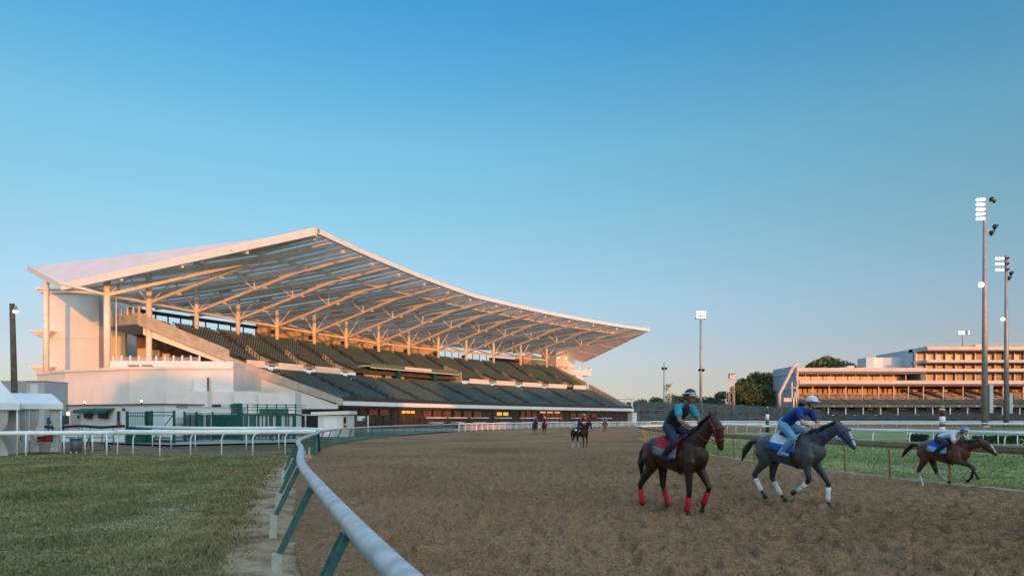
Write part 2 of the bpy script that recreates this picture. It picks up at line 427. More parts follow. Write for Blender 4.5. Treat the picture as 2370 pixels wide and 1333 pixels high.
# dry straw tufts along the ragged edge of the lawn
def dry_edge():
    n = 42000; y = 3.5*(32/3.5)**rng.random(n); x = path_at_y(offset_path(OUT, .55), y)-1.15*rng.random(n)**.5-.35*vnoise(y*.9, y*0, 21)
    k = vnoise(x*3, y*3, 81)+.5*rng.random(n) > .62; x, y = x[k], y[k]; n = len(x)
    h = .03+.06*rng.random(n); a = rng.random(n)*6.283; wd = .0025+.0008*y; la = rng.random(n)*6.283; z = np.full(n, .0)
    p0 = np.stack([x-np.cos(a)*wd, y-np.sin(a)*wd, z], 1); p1 = np.stack([x+np.cos(a)*wd, y+np.sin(a)*wd, z], 1)
    p2 = np.stack([x+np.cos(la)*h*1.1, y+np.sin(la)*h*1.1, z+h+.01], 1)
    return np.stack([p0, p1, p2], 1).reshape(-1, 3), np.arange(n*3).reshape(-1, 3)
M['straw'] = ground_mat('dry_straw', ((.16,.125,.06),(.26,.205,.10),(.38,.31,.17)), 1.2, 4, 30, 1.0, 0)
V, F = dry_edge(); tag(mesh_obj('dry_grass', V, F, M['straw']), kind='stuff')
# white clover heads in drifts
def clover():
    V, F = [], []
    for _ in range(330):
        t = rng.random(); c = at(215+235*t, 0, 10.0+3.9*t); x = c[0]+rng.normal()*.55*(1.2-abs(t-.5)); y = c[1]+rng.normal()*.42
        if rng.random() < .25: y = 7.8+9*rng.random(); x = -y*(.2+.55*rng.random())
        if x > path_at_y(OUT, y)-1.8: continue
        z = float(lawn_z(np.array(x), np.array(y)))+.05+.03*rng.random(); r = .004+.004*rng.random()
        n = len(V)
        V += [(x-r,y,z),(x,y-r,z),(x+r,y,z),(x,y+r,z),(x,y,z+r*1.1),(x,y,z-r)]
        F += [(n,n+1,n+4),(n+1,n+2,n+4),(n+2,n+3,n+4),(n+3,n,n+4),(n+1,n,n+5),(n+2,n+1,n+5),(n+3,n+2,n+5),(n,n+3,n+5)]
    return V, F
V, F = clover(); tag(mesh_obj('clover', V, F, M['white'], recalc=False), kind='stuff')

# bands beyond the lawn: chute dirt, rough grass, pavement, apron lawn
def sheet(name, pts, z, m):
    g = MB(); g.poly([(x, y, z) for x, y in pts]); return tag(g.build(name, m), kind='structure')
def pxs(l): return [(gx(px, FPX*EYE/(py-HY)), FPX*EYE/(py-HY)) for px, py in l]
sheet('path', pxs([(-350,1060),(200,1056),(480,1054),(640,1050),(700,1044),(690,1040),(560,1042),(430,1040),(330,1032),(200,1022),(100,1019),(-350,1018)]), -.03, M['chute'])
sheet('pavement', pxs([(330,1026),(400,1028),(690,1022),(705,1012),(690,1007),(560,1012),(380,1014),(300,1016),(120,1014),(-200,1012),(-200,1016),(120,1017)]), -.026, M['pave'])
# concrete apron in front of the big stand
ap_o = resample(offset_path(OUT, 3.0)[np.argmax(OUT[:, 1] > 84):np.argmax(OUT[:, 0] > 60)], n=40)
sheet('apron', [tuple(p) for p in ap_o]+[(60,250),(-40,250),(-60,135),(-34,112)], -.03, M['pave'])
# infield turf
tf = [tuple(p) for p in offset_path(INN, -.35)[5:]]
sheet('turf', tf+[(320,150),(320,-10),(18,-10)], -.05, M['turf'])
# strip of pale sand under the inner rail
a = offset_path(INN, .25); b = offset_path(INN, -.75); g = MB()
for k in range(4, len(a)-1): g.quad((*a[k],-.012),(*b[k],-.04),(*b[k+1],-.04),(*a[k+1],-.012))
tag(g.build('verge', M['verge']), kind='structure')
# mown grass blades by the inner rail
def turf_blades():
    n = 60000; y = 13*(60/13)**rng.random(n); x = path_at_y(offset_path(INN, -.6), y)+.1+(12+.3*y)*rng.random(n)**1.4
    k = vnoise(x*.9, y*.35, 71)+.6*rng.random(n) > .45; x, y = x[k], y[k]; n = len(x)
    h = .03+.06*rng.random(n); a = rng.random(n)*6.283; wd = .002+.0010*y; la = rng.random(n)*6.283; z = np.full(n, -.06)
    p0 = np.stack([x-np.cos(a)*wd, y-np.sin(a)*wd, z], 1); p1 = np.stack([x+np.cos(a)*wd, y+np.sin(a)*wd, z], 1)
    p2 = np.stack([x+np.cos(la)*h*.7, y+np.sin(la)*h*.7, z+h+.01], 1)
    return np.stack([p0, p1, p2], 1).reshape(-1, 3), np.arange(n*3).reshape(-1, 3)
V, F = turf_blades(); tag(mesh_obj('grass', V, F, M['turf']), kind='stuff')

# ------------------------------------------------------------------ rails
def along(P, s):
    seg = np.linalg.norm(np.diff(P, axis=0), axis=1); L = np.concatenate([[0], np.cumsum(seg)])
    x = np.interp(s, L, P[:, 0]); y = np.interp(s, L, P[:, 1]); e = .05
    x2 = np.interp(s+e, L, P[:, 0]); y2 = np.interp(s+e, L, P[:, 1]); x1 = np.interp(s-e, L, P[:, 0]); y1 = np.interp(s-e, L, P[:, 1])
    t = np.array([x2-x1, y2-y1]); t /= np.linalg.norm(t)+1e-9
    return np.array([x, y]), t
def arclen(P): return float(np.linalg.norm(np.diff(P, axis=0), axis=1).sum())
def s_of_y(P, y):
    seg = np.linalg.norm(np.diff(P, axis=0), axis=1); L = np.concatenate([[0], np.cumsum(seg)])
    k = np.argmax(P[:, 1] > y); return float(L[k-1]+(y-P[k-1, 1])/(P[k, 1]-P[k-1, 1])*(L[k]-L[k-1]))

# 1 outer rail of the dirt track: galvanised tube, leaning green posts with white sleeves
rail = thing('guard_rail', 'galvanised tube rail on leaning green posts with white sleeves beside the dirt track', 'guard rail', (-2.3,7.5,0))
s_end = s_of_y(OUT, 97)
P1 = np.array([along(OUT, s)[0] for s in np.concatenate([np.arange(s_of_y(OUT, -4), s_of_y(OUT, 40), .35), np.arange(s_of_y(OUT, 40), s_end, 1.5)])])
MB().tube([(p[0], p[1], 1.10) for p in P1], .068, 18, ry=.068).build('rail', M['galv'], rail, True)
for s in np.arange(s_of_y(OUT, 5.35), s_of_y(OUT, 40), 6.1):
    p, t = along(OUT, s); MB().tube([(p[0]-t[0]*.012, p[1]-t[1]*.012, 1.10), (p[0]+t[0]*.012, p[1]+t[1]*.012, 1.10)], .0705, 18).build('rail_joint', M['pole_steel'], rail, True)
s0 = s_of_y(OUT, 4.45); k = 0
post_data = sleeve_data = None
while s0 < s_end-1:
    p, t = along(OUT, s0); nrm = np.array([-t[1], t[0]])
    ang = math.atan2(t[1], t[0])
    near = p[1] < 36
    if post_data is None:
        b = MB(); b.bar((0,.40,.30),(0,.02,1.09), .062, .045, up=(0,1,0)); b.bar((.048,.41,.28),(.048,.05,1.05), .02, .07, up=(0,1,0))
        post = local_part('post', b, M['green_post'], rail); post_data = post.data
        b = MB(); b.bar((0,.43,-.12),(0,.40,.37), .105, .105, up=(0,1,0)); sl = local_part('sleeve', b, M['sleeve'], post); sleeve_data = sl.data
    else:
        post = bpy.data.objects.new('post', post_data); COL.objects.link(post); post.parent = rail
        if near:
            sl = bpy.data.objects.new('sleeve', sleeve_data); COL.objects.link(sl); sl.parent = post
    post.location = Vector((p[0], p[1], 0))-rail.location; post.rotation_euler = (0,0,ang)
    s0 += 3.15 + (0 if p[1] < 40 else 1.2); k += 1
# green windscreen hung on the rail past the gap
b = MB(); ss = np.arange(s_of_y(OUT, 46), s_of_y(OUT, 96), 2.0)
for s1, s2 in zip(ss[:-1], ss[1:]):
    a, _ = along(OUT, s1); c, _ = along(OUT, s2); b.quad((a[0]-.12, a[1], .12), (c[0]-.12, c[1], .12), (c[0]-.12, c[1], 1.0), (a[0]-.12, a[1], 1.0))
b.build('windscreen', M['screen_mesh'], rail)
# two crossed green braces where the chute joins
gt = thing('rail_gate', 'folded dark teal steel gate leaning on the rail where the white chute rails meet it', 'gate', (-10.2,35.2,0))
b = MB(); b.tube([(-9.9,34.2,1.12),(-10.5,37.5,1.12)], .075, 10); b.build('top_tube', M['galv'], gt, True)
for (x0,y0,x1,y1,z0,z1) in ((-9.95,34.4,-9.9,34.1,0,1.1),(-10.4,36.5,-10.0,34.8,1.1,.02),(-10.1,35.6,-10.6,37.6,1.08,.02),(-10.7,37.5,-10.55,37.4,0,1.12)):
    MB().bar((x0,y0,z0),(x1,y1,z1), .10, .06).build('brace', M['green_post'], gt)

# 2 white fence that carries the outer line on toward the far turn
wf = thing('guard_rail', 'white panelled rail carrying on from the green screened rail below the grandstand', 'guard rail', (-2,118,0))
Pf = np.array([along(OUT, s)[0] for s in np.arange(s_end, arclen(OUT)-2, 1.5)])
MB().tube([(p[0], p[1], 1.12) for p in Pf], .10, 8).build('rail', M['white_rail'], wf, True)
b = MB()
for q, r2 in zip(Pf[:-1], Pf[1:]):
    b.quad((q[0]-.1, q[1]+.05, .10), (r2[0]-.1, r2[1]+.05, .10), (r2[0]-.1, r2[1]+.05, .92), (q[0]-.1, q[1]+.05, .92))
b.build('panel', mat('fence_panel', (.40,.40,.42), .7, .3, .9), wf)
pd = None
for q in Pf[::2]:
    if pd is None: o = local_part('post', MB().b2(-.05,.05,-.05,.05,-.1,1.08), M['white_rail'], wf); pd = o.data
    else: o = local_part('post', None, None, wf, data=pd)
    o.location = Vector((q[0], q[1], 0))-wf.location

# 3 inner rail: tan, grey-topped, gooseneck posts
ir = thing('guard_rail', 'tan gooseneck rail with a grey cap between the dirt track and the turf', 'guard rail', (12.7,17.2,0))
si = np.arange(0, arclen(INN)-3, .7); PI_ = np.array([along(INN, s)[0] for s in si])
MB().tube([(p[0], p[1], 1.02) for p in PI_], .085, 12, ry=.10).build('rail', M['gold_rail'], ir, True)
a = offset_path(PI_, .09); c = offset_path(PI_, -.09); b = MB()
for j in range(len(a)-1): b.quad((*a[j],1.13),(*c[j],1.13),(*c[j+1],1.13),(*a[j+1],1.13)); b.quad((*a[j],1.13),(*a[j+1],1.13),(*a[j+1],1.08),(*a[j],1.08))
far = MB()
b.build('cap', M['gold_top'], ir)
wc = MB(); Pw = PI_[np.argmax(PI_[:, 1] > 62):]
aw = offset_path(Pw, .16); cw = offset_path(Pw, -.16)
for j in range(len(aw)-1):
    wc.quad((*aw[j],1.15),(*cw[j],1.15),(*cw[j+1],1.15),(*aw[j+1],1.15)); wc.quad((*aw[j],1.15),(*aw[j+1],1.15),(*aw[j+1],1.0),(*aw[j],1.0)); wc.quad((*cw[j],1.15),(*cw[j+1],1.15),(*cw[j+1],1.0),(*cw[j],1.0))
wc.build('white_cap', M['white_rail'], ir)
sy = s_of_y(INN, 17.2); pd = None
for s in np.arange(sy-2.16*4, arclen(INN)-20, 2.16):
    p, t = along(INN, s)
    if pd is None:
        b = MB(); b.tube([(0,-.30,-.1),(0,-.30,.72),(0,-.26,.86),(0,-.16,.95),(0,-.02,.99)], .036, 10)
        o = local_part('post', b, M['gold_rail'], ir, smooth=True); pd = o.data
    else: o = local_part('post', None, None, ir, data=pd)
    o.location = Vector((p[0], p[1], 0))-ir.location; o.rotation_euler = (0,0,math.atan2(t[1], t[0]))
    if s > arclen(INN)*.62: break

# 4 white turf rail on the infield
def white_rail(label, pts, posts, curved, r=.075, top=1.12, side=1, group=None, name='turf_rail'):
    P = catmull(pts, 8); root = thing(name, label, 'guard rail', (posts[0][0], posts[0][1], 0), group=group)
    MB().tube([(p[0], p[1], top) for p in P], r, 12, ry=r*1.35).build('rail', M['white_rail'], root, True)
    pdc = pds = None
    for (x, y) in posts:
        k = int(np.argmin(np.hypot(P[:, 0]-x, P[:, 1]-y))); t = P[min(k+1, len(P)-1)]-P[max(k-1, 0)]; ang = math.atan2(t[1], t[0])
        b = MB()
        if curved: b.tube([(0,0,-.1),(0,0,top*.72),(.06,0,top*.86),(.17,0,top*.95),(.42,0,top-.01)], .034, 10)
        else: b.tube([(0,0,-.1),(0,0,top-.02)], .036, 10)
        o = local_part('post', b, M['white_rail'], root, (x-posts[0][0], y-posts[0][1], 0), 0 if curved == 'x' else ang, True)
    return root
gp = [gx(px, d) for px, d in ()]
def pd_(l): return [(gx(px, FPX*EYE/(py-HY)), FPX*EYE/(py-HY)) for px, py in l]
pr = pd_([(2480,1061),(2325,1055),(2212,1047),(2105,1041),(2020,1037),(1950,1031.5),(1880,1020),(1795,1013),(1760,1012),(1729,1009),(1703,1006),(1683,1004)])
white_rail('white gooseneck turf rail on the grass just beyond the tan track rail', pr+[(pr[-1][0]+3, pr[-1][1]+8), (pr[-1][0]+10, pr[-1][1]+18)], pr, 'x')
# 5 far turf rail
q = [(36,178),(52,176),(66,172),(84,168),(104,166),(130,165)]
Pq = catmull(q, 10); ps = [tuple(p) for p in resample(Pq, step=3.3)]
white_rail('long white far turf rail on thin posts in front of the dark seating', q, ps, False, .11, 1.2)
q2 = [(40,156),(60,149),(82,146),(110,145)]
white_rail('lower white rail just below the far turf rail', q2, [tuple(p) for p in resample(catmull(q2, 10), step=5)], False, .10, .75)
# 6 small rail with a dark hedge
q3 = pd_([(2100,1013),(2106,1015),(2115,1017),(2127,1018.5),(2140,1020.5),(2160,1022),(2178,1023),(2208,1024.5),(2240,1026.5),(2275,1029),(2310,1031.5),(2355,1033),(2420,1036)])
white_rail('short low white rail curving round the dark hedge on the infield', q3, q3, False, .05, .84)
hd = MB(); hb = rng
for (x0, x1, d0) in ((2136,2172,54.5),(2290,2400,50)):
    xa, xb = gx(x0, d0), gx(x1, d0)
    for _ in range(900):
        cx_, cy_, cz = xa+(xb-xa)*rng.random(), d0+1.2+.9*rng.random(), .55*rng.random(); a = rng.random()*3; r = .05+.06*rng.random()
        hd.quad((cx_-r*math.cos(a), cy_-r*math.sin(a), cz), (cx_, cy_, cz+r*.8), (cx_+r*math.cos(a), cy_+r*math.sin(a), cz), (cx_, cy_+.02, cz-r*.8))
o = mesh_obj('hedge', hd.v, hd.f, M['hedge'], recalc=False); tag(o, 'low dark clipped hedge inside the small white infield rail', 'hedge')

# 7 white chute rails on the left
lp = pd_([(660,1052),(585,1055),(513,1056),(441,1056.5),(370,1056.5),(308,1055.5),(272,1055)])
lq = pd_([(247,1055),(214,1050),(197,1049),(148,1050),(60,1058)])
white_rail('white gooseneck chute rail at the edge of the near lawn ending at the galvanised rail', [(-9.9,34.4)]+lp, lp, 'x', .088, 1.17, name='chute_rail')
white_rail('straight white chute rail on plain posts before the tents', [lp[-1]]+[(gx(240,34),34.0),(gx(60,33),32.8),(gx(-150,31),31)], lq, False, .08, 1.13, name='chute_rail')
l2 = pd_([(645,1036),(570,1038),(452,1037),(396,1034),(353,1030),(311,1024),(290,1022)])
white_rail('second white chute rail behind the near one across the brown path', [(-10.2,36.5)]+l2, l2, False, .075, 1.24, name='chute_rail')
# ------------------------------------------------------------------ the big curved grandstand
OX, OY, RS = 245.66, -24.85, 311.04
def SP(th, s, z):
    t = R_(th); return ((OX+(RS+s)*math.cos(t)), (OY+(RS+s)*math.sin(t)), z)
def SV(th):                      # outward, tangential(+th) unit vectors
    t = R_(th); return Vector((math.cos(t), math.sin(t), 0)), Vector((-math.sin(t), math.cos(t), 0))
def th_at(px, s):
    lo, hi = 118.0, 170.0
    for _ in range(50):
        m = (lo+hi)/2; p = SP(m, s, 0)
        if CXP+FPX*p[0]/p[1] > px: lo = m
        else: hi = m
    return m
def thL(s): return 152.56+2.44*s/30
def thR(s): return 132.45+.3*s/30
COLS = [156.29,155.0,153.36,151.76,150.1,148.35,146.72,144.93,143.14,141.27,139.39,137.45,135.43,133.41]
gs = thing('grandstand', 'vast curved white grandstand with green seats under a soaring pointed roof', 'grandstand', SP(143,10,0))
def ringwall(th0, th1, s0, s1, z0, z1, n=40, mb=None):
    mb = mb or MB(); ths = [th0+(th1-th0)*i/n for i in range(n+1)]; b0 = len(mb.v)
    for t in ths: mb.v += [SP(t,s0,z0), SP(t,s1,z0), SP(t,s1,z1), SP(t,s0,z1)]
    for i in range(n):
        a = b0+4*i
        for k in range(4): mb.f.append((a+k, a+(k+1)%4, a+4+(k+1)%4, a+4+k))
    mb.f.append((b0,b0+1,b0+2,b0+3)); e = b0+4*n; mb.f.append((e,e+3,e+2,e+1))
    return mb
# stepped bowls
LOW = [(i*.8, 4.2+i*.32) for i in range(20)]           # s, z of each row
UPP = [(18.0+i*.765, 12.3+i*.39) for i in range(17)]
def bowl(rows, tread, name):
    b = MB(); n = 60
    for (s, z) in rows:
        a0, a1 = thL(s), thR(s); ths = [a0+(a1-a0)*i/n for i in range(n+1)]
        for i in range(n):
            b.quad(SP(ths[i],s,z), SP(ths[i+1],s,z), SP(ths[i+1],s+tread+.02,z), SP(ths[i],s+tread+.02,z))
            b.quad(SP(ths[i],s,z-.38), SP(ths[i+1],s,z-.38), SP(ths[i+1],s,z), SP(ths[i],s,z))
    return b.build(name, M['tread'], gs)
bowl(LOW, .8, 'lower_terrace'); bowl(UPP, .765, 'upper_terrace')

# seats
AIS = [c+.84 for c in COLS[1:]]+[COLS[-1]-.75]
suite0, suite1 = th_at(855, 17), th_at(1062, 17)
seat_pos = []
def vomitory(th, i):             # upper rows left out for the stair openings
    if i > 5: return False
    return any(-.1 < (a-th)*RS*math.pi/180 < 4.6-.45*i for a in AIS if not (suite1-.6 < a < suite0+1.2))
for rows, up in ((LOW, 0), (UPP, 1)):
    for i, (s, z) in enumerate(rows):
        if up and i == 0: pass
        rr = (RS+s)*math.pi/180; n = int((thL(s)-thR(s)-.16)*rr/.56)
        for k in range(n):
            th = thL(s)-.12-(k+.5)*.56/rr
            if any(abs(th-a)*rr < .62 for a in AIS): continue
            if up and suite1-.15 < th < suite0+.15 and i < 5: continue
            if up and vomitory(th, i): continue
            seat_pos.append((th, s+.28, z))
bx = MB(); bx.b2(-.235,.235,-.21,.19,.40,.455); bx.box((0,.235,.66),(.47,.045,.46),((1,0,0),(0,.96,.28),(0,-.28,.96)))
sv = np.array(bx.v); sf = np.array(bx.f)
P = np.array([SP(*p) for p in seat_pos]); A = np.radians([p[0] for p in seat_pos])
order = np.argsort(np.hypot(P[:, 0], P[:, 1])); near, rest = order[:100], order[100:]
ca, sa = np.cos(A), np.sin(A)
def place(idx):
    n = len(idx); v = np.empty((n, len(sv), 3))
    # local x -> tangent (-sin, cos), local y -> outward
    v[:, :, 0] = P[idx, 0][:, None] + sv[None, :, 0]*(-sa[idx])[:, None] + sv[None, :, 1]*ca[idx][:, None]
    v[:, :, 1] = P[idx, 1][:, None] + sv[None, :, 0]*ca[idx][:, None] + sv[None, :, 1]*sa[idx][:, None]
    v[:, :, 2] = P[idx, 2][:, None] + sv[None, :, 2]
    f = (np.arange(n)*len(sv))[:, None, None] + sf[None]
    return v.reshape(-1, 3), f.reshape(-1, 4)
v, f = place(rest); o = mesh_obj('seating', v, f, M['seat'], gs); o['kind'] = 'stuff'
sd_ = None
for i in near:
    if sd_ is None: o = local_part('seat', bx, M['seat'], gs); sd_ = o.data
    else: o = local_part('seat', None, None, gs, data=sd_)
    o.location = Vector(P[i])-gs.location; o.rotation_euler = (0,0,A[i]+math.pi/2)
# aisle handrails (dark, one bent tube per flight)
for a in AIS:
    for rows in (LOW, UPP):
        pts = []
        for (s, z) in rows[1:-1:2]:
            if thR(s) < a < thL(s) and not (rows is UPP and suite1 < a < suite0 and s < 22):
                pts += [SP(a,s-.3,z), SP(a,s-.3,z+.95), SP(a,s+.5,z+1.25), SP(a,s+.5,z+.3)]
        if len(pts) > 8: MB().tube(pts, .085, 6).build('aisle_handrail', M['dark'], gs)
for a in AIS:
    if suite1-.6 < a < suite0+1.2 or not (thR(18)+.6 < a < thL(18)): continue
    o_, t_ = SV(a); b = MB(); w = 4.4
    p = [Vector(SP(a,17.2,11.9))-t_*.1, Vector(SP(a,17.2,11.9))-t_*w, Vector(SP(a,21.6,13.9))-t_*(w-2.2), Vector(SP(a,22.3,14.9))-t_*.1]
    b.slab(p, (0,0,.22)); b.bar(Vector(SP(a,17.5,12.4))-t_*.2, Vector(SP(a,22.2,15.3))-t_*.2, .15, .9)
    b.build('stair_opening', M['concrete'], gs)
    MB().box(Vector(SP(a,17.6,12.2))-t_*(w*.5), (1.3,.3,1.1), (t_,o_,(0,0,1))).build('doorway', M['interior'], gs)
# cross aisle boards
edges = [thL(16.5)]+sorted([a for a in AIS if thR(16.5) < a < thL(16.5)], reverse=True)+[thR(16.5)]
for e0, e1 in zip(edges[:-1], edges[1:]):
    if e0-e1 < .5: continue
    if suite1-.9 < (e0+e1)/2 < suite0+.9: continue
    ringwall(e0-.45, e1+.12, 16.25, 16.45, 10.7, 12.4, 5).build('parapet_board', M['white'], gs)
ringwall(thL(17), thR(17), 16.1, 18.0, 10.6, 10.9, 40).build('cross_aisle', M['concrete'], gs)
# lounge let into the upper bowl
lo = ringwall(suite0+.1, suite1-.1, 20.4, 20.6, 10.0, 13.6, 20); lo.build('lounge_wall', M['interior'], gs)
ringwall(suite0, suite1, 16.9, 21.6, 13.5, 13.72, 20).build('lounge_roof', M['white'], gs)
ringwall(suite0, suite1, 16.55, 16.88, 13.12, 13.29, 20).build('lounge_trim', M['white'], gs)
fb = ringwall(suite0, suite1, 16.7, 16.88, 13.3, 14.2, 20).build('lounge_fascia', M['green_band'], gs)
a = (suite0*.52+suite1*.48); ringwall(suite0*.64+suite1*.36, suite0*.34+suite1*.66, 16.6, 16.68, 13.45, 14.05, 8).build('sign_panel', M['white'], fb)
for fr in (.32, .72):
    t = suite0*(1-fr)+suite1*fr; o_, t_ = SV(t)
    MB().box(SP(t,17.5,12.2), (.9,.9,2.6), (t_,o_,(0,0,1))).build('lounge_pillar', M['green_paint'], gs)
for fr0, fr1 in ((.02,.13),(.14,.20),(.24,.30),(.36,.44)):
    ringwall(suite0*(1-fr0)+suite1*fr0, suite0*(1-fr1)+suite1*fr1, 19.2, 19.36, 10.6, 12.7, 3).build('timber_panel', M['orange_wall'], gs)
MB().slab([SP(suite1-.02,16.4,10.6), SP(suite1-.02,16.4,13.9), SP(suite1-.02,22.5,15.9), SP(suite1-.02,22.5,10.6)], SV(suite1)[1]*(-.35)).build('lounge_side_wall', M['concrete'], gs)
# front edge beam and the glazed ground floor
ringwall(thL(0)+.02, thR(0)-.02, -1.0, .1, 4.22, 4.98, 50).build('edge_beam', M['white'], gs)
b = ringwall(thL(0)-.1, thR(0)+.1, -.75, -.65, 4.98, 5.75, 50); b.build('front_screen', M['glass_dark'], gs)
ringwall(thL(0), thR(0), 1.4, 1.6, 0, 4.2, 50).build('glazing', M['stand_glass'], gs)
th = thL(0)-.1
while th > thR(0): MB().bar(SP(th,1.3,0), SP(th,1.3,4.2), .12).build('mullion', M['dark'], gs); th -= .42
ringwall(thL(0), thR(0), 1.2, 1.34, 2.9, 3.05, 50).build('transom', M['dark'], gs)
def glow(px0, px1, z0, z1, m, n=1):
    for i in range(n):
        a0 = px0+(px1-px0)*i/n; a1 = px0+(px1-px0)*(i+.72)/n
        ringwall(th_at(a0,1.1), th_at(a1,1.1), 1.0, 1.12, z0, z1, 2).build('lit_window', m, gs)
M['glow'] = mat('lit_interior', (.8,.4,.1), emit=((1,.45,.08),.5), var=.4, scale=1.2)
M['dim_glow'] = mat('dim_lit_interior', (.10,.045,.025), emit=((1,.25,.06),.045), var=.5, scale=.8)
glow(1250,1300,3.4,4.1,M['glow'],3); glow(1205,1245,1.6,3.9,M['dim_glow'],3); glow(1255,1305,.8,3.2,M['dim_glow'],5); glow(930,962,3.0,3.5,M['glow'],3); glow(855,905,2.6,3.7,M['dim_glow'],2)
glow(980,1120,2.2,3.6,M['dim_glow'],6); glow(1320,1385,2.4,3.5,M['dim_glow'],4); glow(1150,1180,2.7,3.5,M['glow'],2)

# left end: sloping concrete parapets and white end walls
def edge_pt(s, z, off=0.0):
    p = Vector(SP(thL(s), s, z)); return p
eo = Vector((.05, -1, 0)).normalized()   # outward from the end of the stand, toward the near lawn
def band(s0, z0t, z0b, s1, z1t, z1b, name, m, th=.5, off=.0):
    b = MB(); pts = [edge_pt(s0,z0b)+eo*off, edge_pt(s1,z1b)+eo*off, edge_pt(s1,z1t)+eo*off, edge_pt(s0,z0t)+eo*off]
    b.slab(pts, eo*th); return b.build(name, m, gs)
band(-1.0, 5.3, 4.25, 17.2, 12.7, 10.7, 'raker_wall', M['concrete'], .55)
band(17.2, 13.9, 11.7, 31.5, 20.5, 18.2, 'raker_wall', M['concrete'], .55)
band(-.2, 4.25, 3.6, 17.0, 10.9, 3.6, 'end_wall', M['stucco'], .3)
band(17.3, 11.8, 11.0, 31.0, 17.9, 16.6, 'raker_beam', M['steel_white'], .4, -.6)
band(17.0, 11.0, 3.6, 20.0, 12.0, 3.6, 'end_wall', M['stucco'], .3, -.2)
band(-.6, 3.6, -.1, 20.0, 3.6, -.1, 'end_glazing', M['glass_dark'], .2, -.6)
# right end parapet
b = MB(); b.slab([SP(thR(-.5),-.5,4.3), SP(thR(16),16,11.2), SP(thR(16),16,12.9), SP(thR(-.5),-.5,5.2)], SV(132)[1]*(-.4)); b.build('raker_wall', M['concrete'], gs)
b = MB(); b.slab([SP(thR(17),17,11.5), SP(thR(31),31,18.4), SP(thR(31),31,19.6), SP(thR(17),17,13.4)], SV(132)[1]*(-.4)); b.build('raker_wall', M['concrete'], gs)
b = MB(); b.slab([SP(thR(0)-.12,0,0), SP(thR(17)-.12,17,0), SP(thR(31)-.12,31,0), SP(thR(31)-.12,31,17.8), SP(thR(17)-.12,17,11.4), SP(thR(0)-.12,0,4.2)], SV(132)[1]*(-.3)); b.build('end_wall', M['stucco'], gs)

# upper concourse, back wall
ringwall(153.3, 132.2, 31.0, 49, 18.4, 19.0, 50).build('upper_concourse', M['concrete'], gs)
ce = [edge_pt(31.5, 0)+eo*.1, Vector(at(243,0,124))]
MB().prism([(ce[0].x,ce[0].y), (ce[0].x,ce[0].y+.5), (ce[1].x,ce[1].y+.5), (ce[1].x,ce[1].y)][::-1], 18.5, 20.2).build('concourse_edge', M['concrete'], gs)
MB().prism([(ce[0].x,ce[0].y+.5), (ce[0].x-4,ce[0].y+34), (ce[1].x-4,ce[1].y+34), (ce[1].x,ce[1].y+.5)][::-1], 18.45, 18.95).build('upper_concourse', M['concrete'], gs)
def backwall(px0, px1, z0, z1, m=None, name='back_wall', s0=47.6, s1=48.2):
    ringwall(th_at(px0,47.6), th_at(px1,47.6), s0, s1, z0, z1, 10).build(name, m or M['orange_wall'], gs)
backwall(596, 1012, 19, 25.3); backwall(1195, 1330, 19, 24.2); backwall(300, 596, 23.2, 23.9, M['dark'], 'header_beam'); backwall(1012, 1195, 23.4, 23.8, M['orange_wall'], 'header_beam')
backwall(1140, 1196, 19, 22.6, M['glass_dark'], 'window')
for px in list(range(302, 596, 29))+list(range(1014, 1142, 16)):
    t = th_at(px, 47.6); MB().bar(SP(t,47.6,19), SP(t,47.6,23.2), .22).build('window_post', M['dark'], gs)
for px in (640, 735, 905, 1195):
    t = th_at(px, 47.2); o_, t_ = SV(t); MB().box(SP(t,47.45,20.1), (1.6,.3,2.3), (t_,o_,(0,0,1))).build('door', M['interior'], gs)

# left tower
T0 = at(104,862,139); T1 = at(229,862,139); tz0, tz1 = 9.0, 28.4
tw = MB().prism([(T0[0],139),(T1[0],139),(T1[0]-1.6,158),(T0[0]-4,158)], tz0, tz1).build('tower', M['stucco'], gs)
for z, pr, h in ((28.0,1.1,.5),(27.4,.7,.6),(18.3,.12,.14),(10.2,.15,.3)):
    MB().prism([(T0[0]-pr,139-pr),(T1[0]+pr*.3,139-pr),(T1[0]+pr*.3-1.6,158),(T0[0]-pr-4,158)], z, z+h).build('cornice', M['stucco'], tw)
for z in (19.4, 12.2):
    b = MB(); 
    for k in range(4): b.b2(T0[0]-1.0-.32*k, T0[0]+1.5+.32*k, 138.0-.25*k, 139.2, z-.9+.3*k, z-.62+.3*k)
    b.build('corbel', M['stucco'], tw)
for (pa, pb, z0, z1) in ((.12,.22,19.0,22.2),(.50,.62,19.2,22.0),(.12,.22,9.6,12.0),(.55,.75,9.4,11.8)):
    y0, y1 = 139+19*pa, 139+19*pb; x0 = T1[0]-1.6*pa; x1 = T1[0]-1.6*pb
    MB().slab([(x0+.02,y0,z0),(x1+.02,y1,z0),(x1+.02,y1,z1),(x0+.02,y0,z1)], (.06,0,0)).build('doorway', M['interior'], tw)
